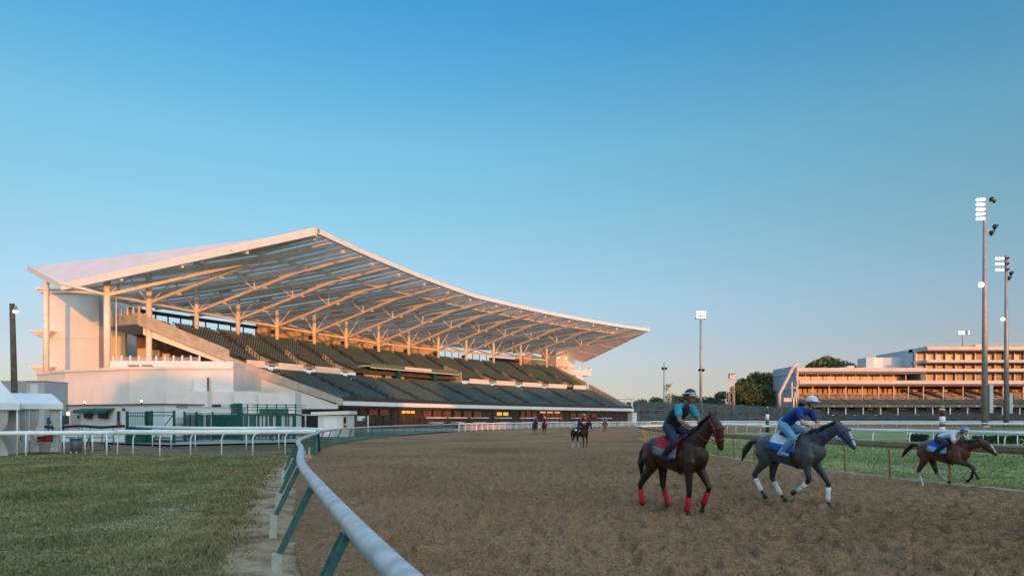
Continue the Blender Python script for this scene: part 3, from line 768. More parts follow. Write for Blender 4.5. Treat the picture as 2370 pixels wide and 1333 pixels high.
# podium in front of the tower
pod = MB(); pl = [at(86,0,117), at(150,0,110), at(240,0,106), at(300,0,104), at(385,0,103), at(452,0,102.5), at(540,0,102.5)]
pp = [(p[0], p[1]) for p in pl]; back = [(pp[-1][0]-1.5, 117), (pp[-1][0]-4, 135), (pp[0][0]-3, 141)]
pod.prism(pp+back, -.1, 9.35); pod.build('podium', M['stucco'], gs)
MB().prism([(p[0], p[1]-.25) for p in pp]+back[:1]+[(pp[0][0]-1, 126)], 9.35, 9.75).build('podium_coping', M['stucco'], gs)
b = MB(); q = [at(384,0,103.4), at(540,0,103.1)]; b.prism([(q[0][0],103.4),(q[1][0],103.1),(q[1][0]-1.4,111),(q[0][0]-1,111)], 9.75, 10.55); b.build('podium_step', M['stucco'], gs)
b = MB(); q0, q1 = at(258,0,108), at(462,0,108); b.b2(q0[0],q1[0],107.6,107.9,9.75,11.0); b.build('terrace_parapet', M['stucco'], gs)
x0, x1 = at(450,0,102.4)[0], at(487,0,102.4)[0]; MB().b2(x0,x1,102.05,102.34,4.2,8.2).build('recess_hood', M['stucco'], gs)
MB().b2(x1-.35,x1,102.0,102.05,4.2,8.0).build('recess_shade_strip', M['interior'], gs)  # dark strip painted in for the shadow of the recess
for px in (311,343):
    c = at(px,853,106.5); b = MB(); b.box((c[0],c[1],10.0), (1.7,1.2,.12), ((1,0,0),(0,.9,-.43),(0,.43,.9))); b.box((c[0],c[1]-.62,9.72),(1.7,.1,.25)); b.build('skylight', M['grey_panel'], gs)
# lower white partition boxes
for i, (p0, p1, yt, yb, d) in enumerate(((386,480,905,955,99),(480,541,906,955,100.5),(541,598,905,955,99.2),(598,683,909,955,98.6))):
    a0, a1 = at(p0,yt,d), at(p1,yt,d); MB().b2(a0[0],a1[0],d,d+3,0,a0[2]).build('hoarding', M['white'], gs)
# terrace level: lit hall behind the glass rail
hb_ = at(300,0,128); he = at(520,0,122)
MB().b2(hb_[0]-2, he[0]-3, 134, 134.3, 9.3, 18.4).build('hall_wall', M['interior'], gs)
for (p0, p1, y0, y1) in ((318,340,806,836),(352,368,810,824),(376,392,818,840),(246,290,770,838)):
    a0 = at(p0,y1,133.4); a1 = at(p1,y0,133.4); MB().b2(a0[0],a1[0],133.4,133.9,max(9.5,a0[2]),a1[2]).build('hall_panel', M['orange_wall'], gs)
def glass_rail(name, pts, h=1.1):
    b = MB()
    for p, q in zip(pts[:-1], pts[1:]):
        p, q = Vector(p), Vector(q); b.bar(p+Vector((0,0,h*.5)), q+Vector((0,0,h*.5)), .02, h)
    g = b.build(name, M['rail_glass'], gs)
    for p in pts: MB().bar(p, Vector(p)+Vector((0,0,h+.25)), .22).build('balustrade_post', M['steel_white'], g)
M['rail_glass'] = mat('rail_glass', (.5,.5,.52), .1, .05, alpha=.25)
glass_rail('balustrade_glass', [at(px,841,107.75) for px in range(262,465,20)], 1.0)
tp = [(ce[0].x+(ce[1].x-ce[0].x)*f, ce[0].y+(ce[1].y-ce[0].y)*f+.1, 20.2) for f in np.linspace(0,1,7)]
glass_rail('balustrade_glass', [tuple(p) for p in tp], 1.1)

# right end blocks
def rblock(px0, px1, s0, s1, z0, z1, name='end_block', m=None):
    ringwall(th_at(px0,s0), th_at(px1,s0), s0, s1, z0, z1, 3).build(name, m or M['stucco'], gs)
rblock(1287, 1331, 33, 40, 18, 24.8); rblock(1250, 1368, 31.8, 42, 17.0, 18.8); rblock(1333, 1348, 30, 40, 0, 17.0)
t0, t1 = th_at(1250,31.9), th_at(1368,31.9)
glass_rail('balustrade_glass', [SP(t0+(t1-t0)*i/9,31.9,18.8) for i in range(10)], 1.0)
for px, z in ((1293,22.6),(1310,22.6),(1326,22.6)):
    t = th_at(px, 32.8); MB().ball(SP(t,32.8,z), .22, 8, 6).build('wall_lamp', M['lamp_small'], gs)
for px, z in ((1292,19.2),(1309,19.2)):
    t = th_at(px, 32.8); MB().ball(SP(t,32.8,z), .28, 8, 6).build('loudspeaker', M['dark'], gs)

# columns, trusses, roof
def zdeck(s): return float(np.interp(s, [-12,5,30,57,70], [28.75,27.7,26.9,26.6,26.5]))
def s_eave(th): return float(np.interp(th, [131.88,139.25,145.72,151.82,155.82,158], [-3.9,-3.7,-4.1,-8.2,-10.9,-12.4]))
JZ = lambda th: float(np.interp(th, [133,145,156], [21.1,20.8,22.2]))
bays = COLS
def zdk(th, s): return zdeck(s)+max(0.0, min(1.0, (th-153.0)/2.75))*3.2*max(0.0, (s-5)/52)
def tub(p, q, w, name, parent, h=None): return MB().bar(p, q, w, h).build(name, M['steel_white'], parent)
for i, th in enumerate(COLS):
    j = JZ(th); z0 = 9.6 if i == 0 else 17.6
    o_, t_ = SV(th)
    b = MB(); b.tube([SP(th,30,z0), SP(th,30,(zdk(th,30)-.3 if i else 24.6))], .52 if i < 2 else .42, 14); cobj = b.build('column', M['steel_white'], gs, True)
    if i == 1: MB().tube([SP(th,30,9.4), SP(th,30,17.7)], .5, 14).build('column', M['steel_white'], gs, True)
    if i == 0: MB().tube([Vector(SP(th,30,9.6))-t_*1.6, Vector(SP(th,30,j-.3))-t_*1.6], .10, 8).build('drain_pipe', M['steel_white'], cobj, True)
    tt = th if i else 155.1
    tr = MB(); tr.bar(SP(th,30,j), SP(tt,6.2,zdeck(6.2)-1.05), .42, .5); tr = tr.build('truss_chord', M['steel_white'], gs)
    g = MB(); g.slab([SP(tt,8.2,zdeck(8)-1.5), SP(tt,3.0,zdeck(3)-.95), SP(tt,3.0,zdeck(3)-.55), SP(tt,9.5,zdeck(9)-.8)], t_*.16); g.build('gusset', M['steel_white'], tr)
    zc = lambda s: j+(zdeck(6.2)-1.05-j)*(30-s)/(30-6.2)
    if i == 0: continue_ = True
    for s in ((15.0,) if i else ()): MB().bar(SP(th,s,zc(s)), SP(th,s,zdeck(s)-.5), .22).build('truss_post', M['steel_white'], tr)
    if i: MB().bar(SP(th,15.0,zc(15)), SP(min(th+.8,155.6),15,zdeck(15)-.5), .16).build('truss_strut', M['steel_white'], tr)
    if i: MB().bar(SP(th,15.0,zdeck(15)-.55), SP(min(th+1.3,155.6),15.0,zdeck(15)-.35), .25, .4).build('truss_strut', M['steel_white'], tr)
    for dt in ((-.75, .75) if i else (-.75,)):
        MB().bar(SP(th,30,j), SP(th+dt,30,zdeck(30)-.5), .20).build('truss_strut', M['steel_white'], tr)
    if i: MB().bar(SP(th+.75,30,zdeck(30)-.5), SP(th+.75,26.5,zdeck(26)-.5), .3, .4).build('truss_strut', M['steel_white'], tr)
    # rear arm of the truss
    if i == 0: continue
    MB().bar(SP(th,30,j), SP(th,46,zdeck(46)-.7), .34, .4).build('rear_chord', M['steel_white'], tr)
    MB().bar(SP(th,38,(j+zdeck(46)-.7)/2), SP(th,38,zdeck(38)-.4), .2).build('truss_post', M['steel_white'], tr)
    # floodlights and speakers on the chord
    for s in (22.5, 12.5):
        MB().box(Vector(SP(th,s,zc(s)-.45)), (.5,.5,.3), (o_,t_,(0,0,1))).build('light_fitting', M['steel_white'], tr)
    if 1 < i < 13:
        MB().box(Vector(SP(th,31.2,j-1.0)), (.7,.6,.8), (o_,t_,(0,0,1))).build('loudspeaker', M['dark'], tr)
TIES = 0
for i, th in enumerate(COLS):
    j = JZ(th)
    if i < 13:
        t2 = COLS[i+1]; b = MB(); b.bar(SP(th,30,j), SP(t2,30,JZ(t2)), .36, .34); b.build('column_tie', M['steel_white'], gs)
        b = MB()
        for k in range(6 if i else 3): b.bar(SP(th+(t2-th)*k/6 if i else 155.5+(t2-155.5)*k/3,2.6,zdeck(2.6)-.42), SP(th+(t2-th)*(k+1)/6 if i else 155.5+(t2-155.5)*(k+1)/3,2.6,zdeck(2.6)-.42), .3, .5)
        b.build('ring_beam', M['steel_white'], gs)
        # diagonal roof brace
        MB().bar(SP(th,2.6,zdeck(2.6)-.9), SP(t2+.4,15,zdeck(15)-.6), .14).build('roof_brace', M['steel_white'], gs)
MB().bar(SP(156.29,30,JZ(156.3)), SP(157.6,30,JZ(156.3)+.6), .36, .4).build('column_tie', M['steel_white'], gs)

# roof deck: folded sheet seen from below, closed above
TB, TD = 155.75, 131.9
roof = MB(); nT = 150; ths = [TB+(TD-TB)*i/nT for i in range(nT+1)]; S_ = None
top_v = []; NS = 8
def srow(th):
    se = s_eave(th); return [se, 2, 9, 16, 24, 32, 44, 57]
for i, th in enumerate(ths):
    for k, s in enumerate(srow(th)):
        z = zdk(th, s) + .16*(1 if (i//2) % 2 else -1)*(1 if 0 < k < NS-1 else .4)
        roof.v.append(SP(th, s, z))
for i in range(nT):
    for k in range(NS-1):
        a = i*NS+k; roof.f.append((a, a+1, a+NS+1, a+NS))
rf = roof.build('roof', M['deck'], gs); rf.data.materials.append(M['skylight'])
for p in rf.data.polygons: p.material_index = 1 if (p.index//(NS-1)//3) % 3 == 1 else 0
# eave fascia
fa = MB()
for i in range(nT):
    a, b_ = ths[i], ths[i+1]; sa_, sb_ = s_eave(a), s_eave(b_); za, zb = zdeck(sa_), zdeck(sb_)
    p = [Vector(SP(a,sa_-.35,za-.25)), Vector(SP(b_,sb_-.35,zb-.25)), Vector(SP(b_,sb_-.35,zb+.5)), Vector(SP(a,sa_-.35,za+.5))]
    q = [Vector(SP(a,sa_+.1,za-.25)), Vector(SP(b_,sb_+.1,zb-.25)), Vector(SP(b_,sb_+.1,zb+.5)), Vector(SP(a,sa_+.1,za+.5))]
    fa.quad(*p); fa.quad(*q); fa.quad(p[0],p[1],q[1],q[0]); fa.quad(p[3],p[2],q[2],q[3])
fa.build('fascia', M['white'], rf)
# rear edge
ringwall(153.2, TD, 56.9, 57.3, 26.2, 27.2, 50).build('rear_fascia', M['white'], rf)
# ribs under the deck
def rib(th, s0, s1, w, h, name='rib'):
    b = MB(); ss = [s0, 2, 9, 16, 24, 32, 44, s1]; o_, t_ = SV(th)
    ss = [s for s in ss if s0 <= s <= s1]; ss = sorted(set(ss))
    for a, c in zip(ss[:-1], ss[1:]):
        za, zc_ = zdk(th,a)-.1, zdk(th,c)-.1
        ha = h*(.45 if a <= s0+.1 else 1); hc = h
        P_ = [Vector(SP(th,a,za)), Vector(SP(th,c,zc_)), Vector(SP(th,c,zc_-hc)), Vector(SP(th,a,za-ha))]
        b.slab([p-t_*w/2 for p in P_], t_*w)
    return b.build(name, M['steel_white'], rf)
for i, th in enumerate(COLS):
    if th < TB: rib(th, s_eave(th)+.4, 56, .34, .95)
    t2 = COLS[i+1] if i < 13 else TD+.2
    for k in (1, 2, 3):
        tm = th+(t2-th)*k/4
        if TD < tm < TB: rib(tm, s_eave(tm)+.4, 56, .16, .42, 'purlin')
rib(TB-.06, s_eave(TB)+.5, 56, .3, .9); rib(TD+.05, s_eave(TD)+.4, 56, .3, .9)
for i in range(1, 14):
    for fr in (.5,):
        t = COLS[i-1]+(COLS[i]-COLS[i-1])*fr
        if TD < t < TB:
            s = s_eave(t)+1.1; o_, t_ = SV(t); MB().box(SP(t,s,zdeck(s)-.55), (.45,.45,.5), (o_,t_,(0,0,1))).build('eave_lamp_box', M['white'], rf)
# folded hips at both ends
B_ = Vector(SP(155.82, s_eave(155.82)-.3, 28.7)); A_ = Vector(at(150,664,112)); C_ = Vector(at(66,619,127))
def plate(pts, m, th, name):
    n = (pts[1]-pts[0]).cross(pts[2]-pts[0]).normalized(); n = n if n.z > 0 else -n
    return MB().slab([p for p in pts], -n*th).build(name, m, rf)
plate([B_, A_, C_], M['rooftop'], .35, 'hip')
plate([B_+Vector((.4,.6,0)), C_+Vector((.3,1.0,0)), Vector(SP(155.2,57,29.2))], M['deck'], .2, 'hip')
def edge(p, q, h, w, name, dz=0):
    d = (q-p).normalized(); side = d.cross(Vector((0,0,1))).normalized()
    return MB().slab([p+Vector((0,0,dz-h/2))-side*w/2, q+Vector((0,0,dz-h/2))-side*w/2, q+Vector((0,0,dz+h/2))-side*w/2, p+Vector((0,0,dz+h/2))-side*w/2], side*w).build(name, M['white'], rf)
edge(B_+Vector((-.2,-.3,0)), A_+Vector((-.2,-.3,0)), 1.15, .5, 'hip_fascia', -.1)
edge(A_, C_, 1.0, .4, 'hip_fascia', -.2); 
D_ = Vector(SP(131.88, s_eave(131.88)-.3, 28.5)); Rr = Vector(at(1350,836,230)); C2 = Vector(SP(131.6, 57, 27.4))
plate([D_, Rr, C2], M['deck'], .35, 'hip'); edge(D_, Rr, .9, .45, 'hip_fascia', 0)
for f_ in (.25,.5,.75,.97):
    p = D_.lerp(Rr, f_)+Vector((0,0,-.5)); q = D_.lerp(C2, f_*.9)+Vector((0,0,-.6)); MB().bar(p, p.lerp(q,.45), .4, .5).build('hip_rib', M['steel_white'], rf)
for f_ in (.25,.5,.75):
    p = B_.lerp(A_, f_)+Vector((0,0,-.8)); q = B_.lerp(C_, f_)+Vector((0,0,-1.2)); MB().bar(p, q, .3, .5).build('hip_rib', M['steel_white'], rf)
MB().bar(A_+Vector((.8,.6,-.6)), SP(156.29,30,JZ(156.3)), .4, .45).build('hip_chord', M['steel_white'], rf)
# gutter column at the outer corner
cx_ = at(107,0,121); MB().tube([(cx_[0],121,9.5),(cx_[0],121,26.0)], .48, 14).build('column', M['steel_white'], gs, True)
# ------------------------------------------------------------------ things on the left, beyond the chute
TU, TW = Vector((-.82,-.57,0)), Vector((-.57,.82,0))
def tent(label, C0, w, dep, z0, z1, zt, inset, curtains):
    """C0: front right corner; w to the left along TU, dep away along TW"""
    C0 = Vector(C0); r = thing('frame_tent', label, 'tent', C0, group='white frame tents')
    P = lambda a, b_, z: C0+TU*a+TW*b_+Vector((0,0,z))
    A = [P(-.1,-.1,z1), P(w+.1,-.1,z1), P(w+.1,dep+.1,z1), P(-.1,dep+.1,z1)]; p, q = P(inset,dep/2,zt), P(w-inset,dep/2,zt)
    b = MB(); b.quad(A[0],A[1],q,p); b.quad(A[2],A[3],p,q); b.poly([A[1],A[2],q]); b.poly([A[3],A[0],p]); b.build('canopy', M['tent'], r)
    v = MB(); d_ = Vector((0,0,z0-z1))
    for a, c in ((0,1),(1,2),(2,3),(3,0)): v.quad(A[a], A[c], A[c]+d_, A[a]+d_)
    v.build('valance', M['tent'], r)
    for a, b_ in ((0,0),(w,0),(w,dep),(0,dep)): MB().tube([P(a,b_,-.1), P(a,b_,z1)], .04, 8).build('tent_pole', M['white'], r, True)
    if zt > 4: MB().quad(P(0,dep,0), P(w,dep,0), P(w,dep,z0), P(0,dep,z0)).build('back_wall', M['curtain'], r)
    for (c0, c1, tie) in curtains:
        n = 14; b = MB()
        for i in range(n):
            for j in range(9):
                f = j/8; pinch = 1-.62*math.exp(-((f-.42)/.2)**2)
                u_ = c0+(c1-c0)*(.5+(i/(n-1)-.5)*pinch+tie*(1-pinch)*.5); b.v.append(tuple(P(u_, .10+.06*math.sin(i*2.1), .05+f*(z0-.05))))
        for i in range(n-1):
            for j in range(8): a = i*9+j; b.f.append((a, a+9, a+10, a+1))
        b.build('curtain', M['curtain'], r, True)
    return r
tent('white frame tent with a hipped roof and tied back side curtains beside the wooden pole', (gx(141,36.6),36.6,0), 3.0, 2.6, 2.33, 2.62, 3.2, .4, [(-.05,.5,-.9),(.95,1.35,.9),(1.4,1.9,-.6)])
tent('white peaked tent cut off at the picture edge with a dark doorway', (gx(40,33),33,0), 3.0, 3.0, 2.25, 2.58, 4.7, 1.45, [(.35,.85,.8)])
dd = MB(); a_ = Vector((gx(40,33),33,0))+TW*1.0; dd.slab([a_+TU*.9+Vector((0,0,0)), a_+TU*2.9, a_+TU*2.9+Vector((0,0,2.2)), a_+TU*.9+Vector((0,0,2.2))], TW*.05); tag(dd.build('doorway_shade_board', M['screen']), 'dark partition board standing inside the nearer tent doorway', 'partition')  # black sheet stands in for the darkness inside the tent

# wooden utility pole with a lit lamp
r = thing('utility_pole', 'tall weathered wooden pole with a small lit lamp between two white tents', 'utility pole', (gx(36,36.8),36.8,0))
MB().tube([(gx(37,36.8),36.8,-.2), (gx(32,36.8),36.8,4.5), (gx(28,36.8),36.8,at(0,703,36.8)[2])], [.17,.145,.125], 12).build('pole', M['wood'], r, True)
L = at(36,721,36.6); b = MB(); b.bar(at(30,714,36.6), (L[0],L[1],L[2]+.18), .05); b.cyl((L[0],L[1],L[2]+.06),(L[0],L[1],L[2]+.28), .13,.05); lb = b.build('lamp_head', M['pole_steel'], r)
MB().ball((L[0],L[1],L[2]), .125, 12, 8, (1,1,.75)).build('lamp_globe', M['lamp_small'], lb, True)

# grey cabins behind the tents
MB_ = MB().b2(gx(-60,58), gx(60,58), 58, 61, 0, at(0,881,58)[2]); tag(MB_.build('site_cabin', mat('cabin_brown', (.36,.34,.33), .7, .05)), 'flat brownish grey cabin behind the tents at the picture edge', 'cabin')
r = thing('site_cabin', 'pale grey flat roofed cabin just right of the brownish cabin', 'cabin', (gx(82,57),57,0)); MB().b2(gx(60.5,57), gx(103,57), 57, 60, 0, at(0,882.5,57)[2]).build('wall', M['grey_panel'], r); MB().b2(gx(60,57), gx(104,57), 56.9, 60.1, at(0,882.5,57)[2], at(0,881,57)[2]).build('roof_trim', M['pole_steel'], r); MB().b2(gx(72,57), gx(90,57), 56.9, 56.99, 1.5, at(0,890,57)[2]).build('panel', M['trailer'], r)

# site trailer
x0, y0 = gx(155,60), 60; x1, y1 = gx(381,54.5), 54.5; zt0, zt1 = at(0,942,60)[2], at(0,936,54.5)[2]; zt = 2.95
r = thing('site_trailer', 'long pale grey site trailer with green awnings behind the chute rails', 'trailer', ((x0+x1)/2, 57, 0))
fx = Vector((x1-x0, y1-y0, 0)); FL = fx.length; fx.normalize(); fy = Vector((-fx.y, fx.x, 0)); fy = fy if fy.y > 0 else -fy
W0 = Vector((x0,y0,0)); wd = 3.6
def tp(px, out=0.0, z=0.0):
    """point on the long wall seen at column px"""
    k = (px-CXP)/FPX; t = (k*W0.y-W0.x)/(fx.x-k*fx.y); return W0+fx*t-fy*out+Vector((0,0,z))
c = W0+fx*FL/2+fy*wd/2
MB().box(c+Vector((0,0,zt/2+.2)), (FL, wd, zt-.4), (fx,fy,(0,0,1))).build('wall', M['trailer'], r)
MB().box(c+Vector((0,0,zt+.06)), (FL+.25, wd+.25, .12), (fx,fy,(0,0,1))).build('roof', M['rust'], r)
def zpx(px, py): p = tp(px); return EYE+(HY-py)/FPX*p.y
def wbox(px0, px1, py0, py1, t, name, m, par=r, out=0.0):
    a, b_ = tp(px0), tp(px1); z0, z1 = zpx((px0+px1)/2, py1), zpx((px0+px1)/2, py0)
    return MB().box((a+b_)/2-fy*(t/2+out)+Vector((0,0,(z0+z1)/2)), ((b_-a).length, t, z1-z0), (fx,fy,(0,0,1))).build(name, m, par)
for (p0, p1) in ((189,226),(229,266)):
    a, b_ = tp(p0), tp(p1); zt_ = zpx(p0, 946); aw = MB(); aw.slab([a+Vector((0,0,zt_)), b_+Vector((0,0,zt_)), b_-fy*.75+Vector((0,0,zt_-.22)), a-fy*.75+Vector((0,0,zt_-.22))], (0,0,.05)); aw.slab([a-fy*.75+Vector((0,0,zt_-.22)), b_-fy*.75+Vector((0,0,zt_-.22)), b_-fy*.76+Vector((0,0,zt_-.38)), a-fy*.76+Vector((0,0,zt_-.38))], -fy*.02); aw.build('awning', M['green_paint'], r)
for (p0, p1) in ((203,219),(235,257)): wbox(p0, p1, 953, 968, .1, 'screen', M['screen'], r, .25)
dr = wbox(165, 187, 951, 990, .04, 'door', M['grey_panel']); wbox(181, 185, 962, 968, .06, 'door_window', M['screen'], dr, .03)
dr = wbox(270, 281, 951, 990, .04, 'door', M['grey_panel']); wbox(273, 278.5, 952, 975, .03, 'door_window', M['glass_dark'], dr, .04)
for (p0, p1, q0, q1) in ((174,177,948,951),(286,290,945,950)): wbox(p0, p1, q0, q1, .15, 'camera', M['dark'])
b = tp(278,.12,zpx(278,980)); MB().tube([b, b-fy*.03], .19, 14).build('round_sign', M['red'], r)
wbox(154.5, 158, 945, 975, .05, 'corner_sign', M['blue_sign'])
# end wall fittings
E0 = W0+fx*FL; 
def ebox(f0, f1, z0, z1, t, name, m): return MB().box(E0+fy*wd*(f0+f1)/2+fx*t/2+Vector((0,0,(z0+z1)/2)), (t, wd*(f1-f0), z1-z0), (fx,fy,(0,0,1))).build(name, m, r)
ebox(.30,.58,2.72,2.98-.06,.04,'sign',M['blue_sign']); ebox(.32,.56,2.78,2.87,.055,'sign_panel',M['grey_panel']); ebox(.26,.60,1.45,1.95,.35,'air_conditioner',M['grey_panel'])
for px in (185, 317):
    p = tp(px, -.4, zt+.12); lm = thing('flood_lamp', 'lit lamp on the trailer roof above the %s' % ('left awning' if px < 200 else 'dark green gate'), 'lamp', p)
    MB().bar(p, p+Vector((0,0,.18)), .08).build('bracket', M['dark'], lm); MB().ball(p+Vector((0,0,.22)), .085, 10, 6).build('bulb', M['lamp_small'], lm, True)
p = tp(196, 1.4); lm = thing('lamp_post', 'slim lamp post with a glowing head in front of the trailer awnings', 'lamp post', p)
zl = EYE+(HY-957)/FPX*p.y; MB().tube([p, p+Vector((0,0,zl-.1))], .04, 8).build('post', M['pole_steel'], lm, True); MB().ball(p+Vector((0,0,zl)), .11, 10, 6, (1,1,1.6)).build('lamp_head', emis('lamp_soft', (1,.8,.4), 3), lm, True)

# dark-topped barrier, patio tables
d = 47; r = thing('crowd_barrier', 'low barrier with a black cover along its top in front of the trailer', 'barrier', (gx(200,d),d,0))
pts = [at(px, 987+1.5*math.sin(px*.06), d) for px in range(104, 292, 8)]
MB().tube(pts, .09, 8).build('cover', M['screen'], r, True)
for px in (108,132,182,190,208,236,262,290): MB().tube([(gx(px,d),d,0), (gx(px,d),d,1.25)], .035, 8).build('post', M['pole_steel'], r, True)
MB().b2(gx(132,d), gx(290,d), d+.05, d+.07, .25, .95).build('panel', M['trailer'], r)
def table(px, d, label):
    x = gx(px, d); t = thing('patio_table', label, 'table', (x,d,0), group='patio tables by the trailer')
    MB().b2(x-.75,x+.75,d-.38,d+.38,.70,.76).build('table_top', M['pole_steel'], t)
    for sx in (-.55,.55): MB().tube([(x+sx,d-.3,0),(x+sx*.9,d,.7),(x+sx,d+.3,0)], .025, 6).build('leg', M['dark'], t, True)
table(160, 40.5, 'dark patio table nearest the round bin'); table(226, 40.2, 'dark patio table in front of the second awning')

# round bin, red box, concrete block, stepladder, struts
d = 36.3; x = gx(176,d); r = thing('trash_can', 'round blue grey wheeled trash can behind the white rail', 'trash can', (x,d,0))
MB().tube([(x,d,.06),(x,d,.74)], [.24,.29], 20).build('body', M['bin'], r, True); MB().tube([(x,d,.72),(x,d,.78),(x,d,.80)], [.315,.315,.29], 20).build('lid', M['bin'], r, True)
for sx in (-.14,.14): MB().ball((x+sx,d-.18,.05), .05, 8, 6).build('caster', M['white'], r, True)
MB().cyl((x,d,.79),(x,d,.98),.03,.03).build('lid_handle', M['white'], r)
d = 37; b = MB().box((gx(105,d),d,.28),(.86,.6,.56)); bm_ = b.build('concrete_block', M['block']); tag(bm_, 'square concrete weight block at the foot of the tent', 'block')
mod = bm_.modifiers.new('bevel', 'BEVEL'); mod.width = .03
d = 38.2; r = thing('red_chest', 'red open chest behind the concrete block under the tent', 'chest', (gx(95,d),d,0)); MB().b2(gx(85,d),gx(107,d),d,d+.5,.25,.85).build('body', M['red'], r); MB().slab([(gx(85,d),d+.5,.85),(gx(107,d),d+.5,.85),(gx(106,d),d+.75,1.1),(gx(86,d),d+.75,1.1)],(0,.02,.02)).build('lid', M['red'], r)
for px in (86,106): MB().bar((gx(px,d),d+.1,0),(gx(px,d),d+.1,.25),.05).build('leg', M['red'], r)
d = 37.9; r = thing('stepladder', 'small stepladder with red side rails and white treads beside the tent pole', 'stepladder', (gx(50,d),d,0))
for px in (43.5,57): MB().bar((gx(px,d),d,0),(gx(px-5,d),d+.45,1.62),.05).build('side_rail', M['red'], r)
for k in range(5): z = .25+.31*k; f = z/1.62; MB().box((gx(50-5*f,d),d+.45*f,z),(.30,.12,.04)).build('tread', M['white'], r)
d = 38; b = MB(); b.bar((gx(45,d),d-.2,1.9),(gx(92,d),d-.2,.95),.03); b.bar((gx(64,d),d-.2,1.05),(gx(105,d),d-.2,.5),.03); b.bar((gx(45,d),d-.2,1.9),(gx(60,d),d-.2,2.4),.03); tag(b.build('guy_strut', M['pole_steel']), 'thin grey tent struts slanting down to the concrete block', 'strut')
d = 52; b = MB(); b.prism([(gx(108,d),d),(gx(123,d),d),(gx(123,d),d+.6),(gx(108,d),d+.6)], 1.45, [1.85,2.15,2.1,1.8]); b.b2(gx(110,d),gx(112,d),d,d+.1,-.1,1.46); b.b2(gx(120,d),gx(121.5,d),d,d+.1,-.1,1.46); tag(b.build('green_crate', M['green_paint']), 'green covered crate seen through the open tent', 'crate')
d = 54; b = MB(); b.b2(gx(141,d),gx(152,d),d,d+.4,1.4,2.0); b.b2(gx(140,d),gx(153,d),d-.02,d+.42,2.0,2.08); b.b2(gx(145,d),gx(147,d),d,d+.1,-.1,1.4); tag(b.build('green_box', M['green_paint']), 'green box on a post at the left end of the trailer', 'box')

# dark green gates and fence
def gate(label, pa, da, pb, db, top, solid, brace, wide=False, base=1023):
    a = Vector((gx(pa,da),da,0)); b_ = Vector((gx(pb,db),db,0)); u = (b_-a).normalized(); r = thing('metal_gate', label, 'gate', a)
    H = top
    for p in (a, b_): MB().bar(p, p+Vector((0,0,H)), .14).build('gate_post', M['green_paint'], r)
    if wide: MB().bar(b_-u*.22, b_-u*.22+Vector((0,0,H)), .4, .06, up=u).build('gate_post', M['green_paint'], r)
    f = MB()
    for z in (.08, H*.95, H*.85): f.bar(a+Vector((0,0,z)), b_+Vector((0,0,z)), .05, .07)
    if brace: f.bar(a+Vector((0,0,.1)), b_+Vector((0,0,H*.9)), .05)
    f.build('gate_frame', M['green_paint'], r)
    if solid: MB().bar(a+Vector((0,0,solid/2)), b_+Vector((0,0,solid/2)), .03, solid).build('gate_panel', M['green_paint'], r)
    L = (b_-a).length; n = int(L/.13)
    if not brace:
        g = MB()
        for i in range(1, n): p = a+u*(L*i/n); g.bar(p+Vector((0,0,solid)), p+Vector((0,0,H*.95)), .025)
        g.build('gate_bars', M['green_paint'], r)
gate('dark green gate with upright bars over a solid lower panel', 294, 52, 346, 52, 2.42, 1.25, False, True)
gate('open dark green gate frame with a single diagonal brace', 351, 51.5, 403, 51, 2.45, 0, True)
r = thing('picket_fence', 'dark green steel picket fence with solid sections beside the white end wall', 'fence', (gx(427,55),55,0))
segs = [(427,55,455,57,.15),(455,57,492,58,.75),(492,58,560,57,1.0),(560,57,630,57.5,.7),(630,57.5,686,60,.35)]
for (pa, da, pb, db, so_) in segs:
    a = Vector((gx(pa,da),da,0)); b_ = Vector((gx(pb,db),db,0)); u = (b_-a).normalized(); L = (b_-a).length
    MB().bar(a, a+Vector((0,0,2.42)), .13).build('post', M['green_paint'], r)
    f = MB()
    for z in (.12, 2.05, 2.28): MB().bar(a+Vector((0,0,z)), b_+Vector((0,0,z)), .05, .06).build('fence_rail', M['green_paint'], r)
    n = max(3, int(L/.14)); g = MB()
    for i in range(n):
        p = a+u*(L*(i+.5)/n); wdt = L/n*1.02 if rng.random() < so_ else .035
        g.bar(p+Vector((0,0,.12)), p+Vector((0,0,2.2)), wdt, .03, up=-u.cross(Vector((0,0,1))))
    g.build('pickets', M['green_paint'], r)
# raised green platform
d = 73; z0 = at(0,958,d)[2]; r = thing('viewing_platform', 'raised dark green steel platform with pipe railings behind the picket fence', 'platform', (gx(600,d),d,0))
MB().b2(gx(548,d),gx(685,d),d,d+3,z0-.15,z0).build('deck', M['green_paint'], r)
for px in (536,551,573,596,618,640,662,684):
    MB().bar((gx(px,d),d,0),(gx(px,d),d,at(0,935,d)[2]),.10).build('post', M['green_paint'], r)
for py in (936,942,949):
    z = at(0,py,d)[2]; MB().bar((gx(536,d),d,z),(gx(685,d),d,z),.05).build('rail', M['green_paint'], r); MB().bar((gx(560,d),d+3,z),(gx(690,d),d+3,z),.05).build('rail', M['green_paint'], r)
MB().b2(gx(592,d),gx(660,d),d+1,d+1.1,z0,z0+.6).build('panel', M['green_post'], r)
MB().b2(gx(537,d),gx(553,d),d+.1,d+1,z0,at(0,933,d)[2]).build('cabinet', M['green_post'], r)
for k in range(6): MB().b2(gx(690,d)+.1*k,gx(690,d)+.1*k+.25,d,d+1.2,z0-.3-.3*k,z0-.25-.3*k).build('step', M['green_paint'], r)
d = 76; r = thing('equipment_hut', 'low flat grey green hut with dark pipes on its roof behind the green fence', 'hut', (gx(490,d),d,0))
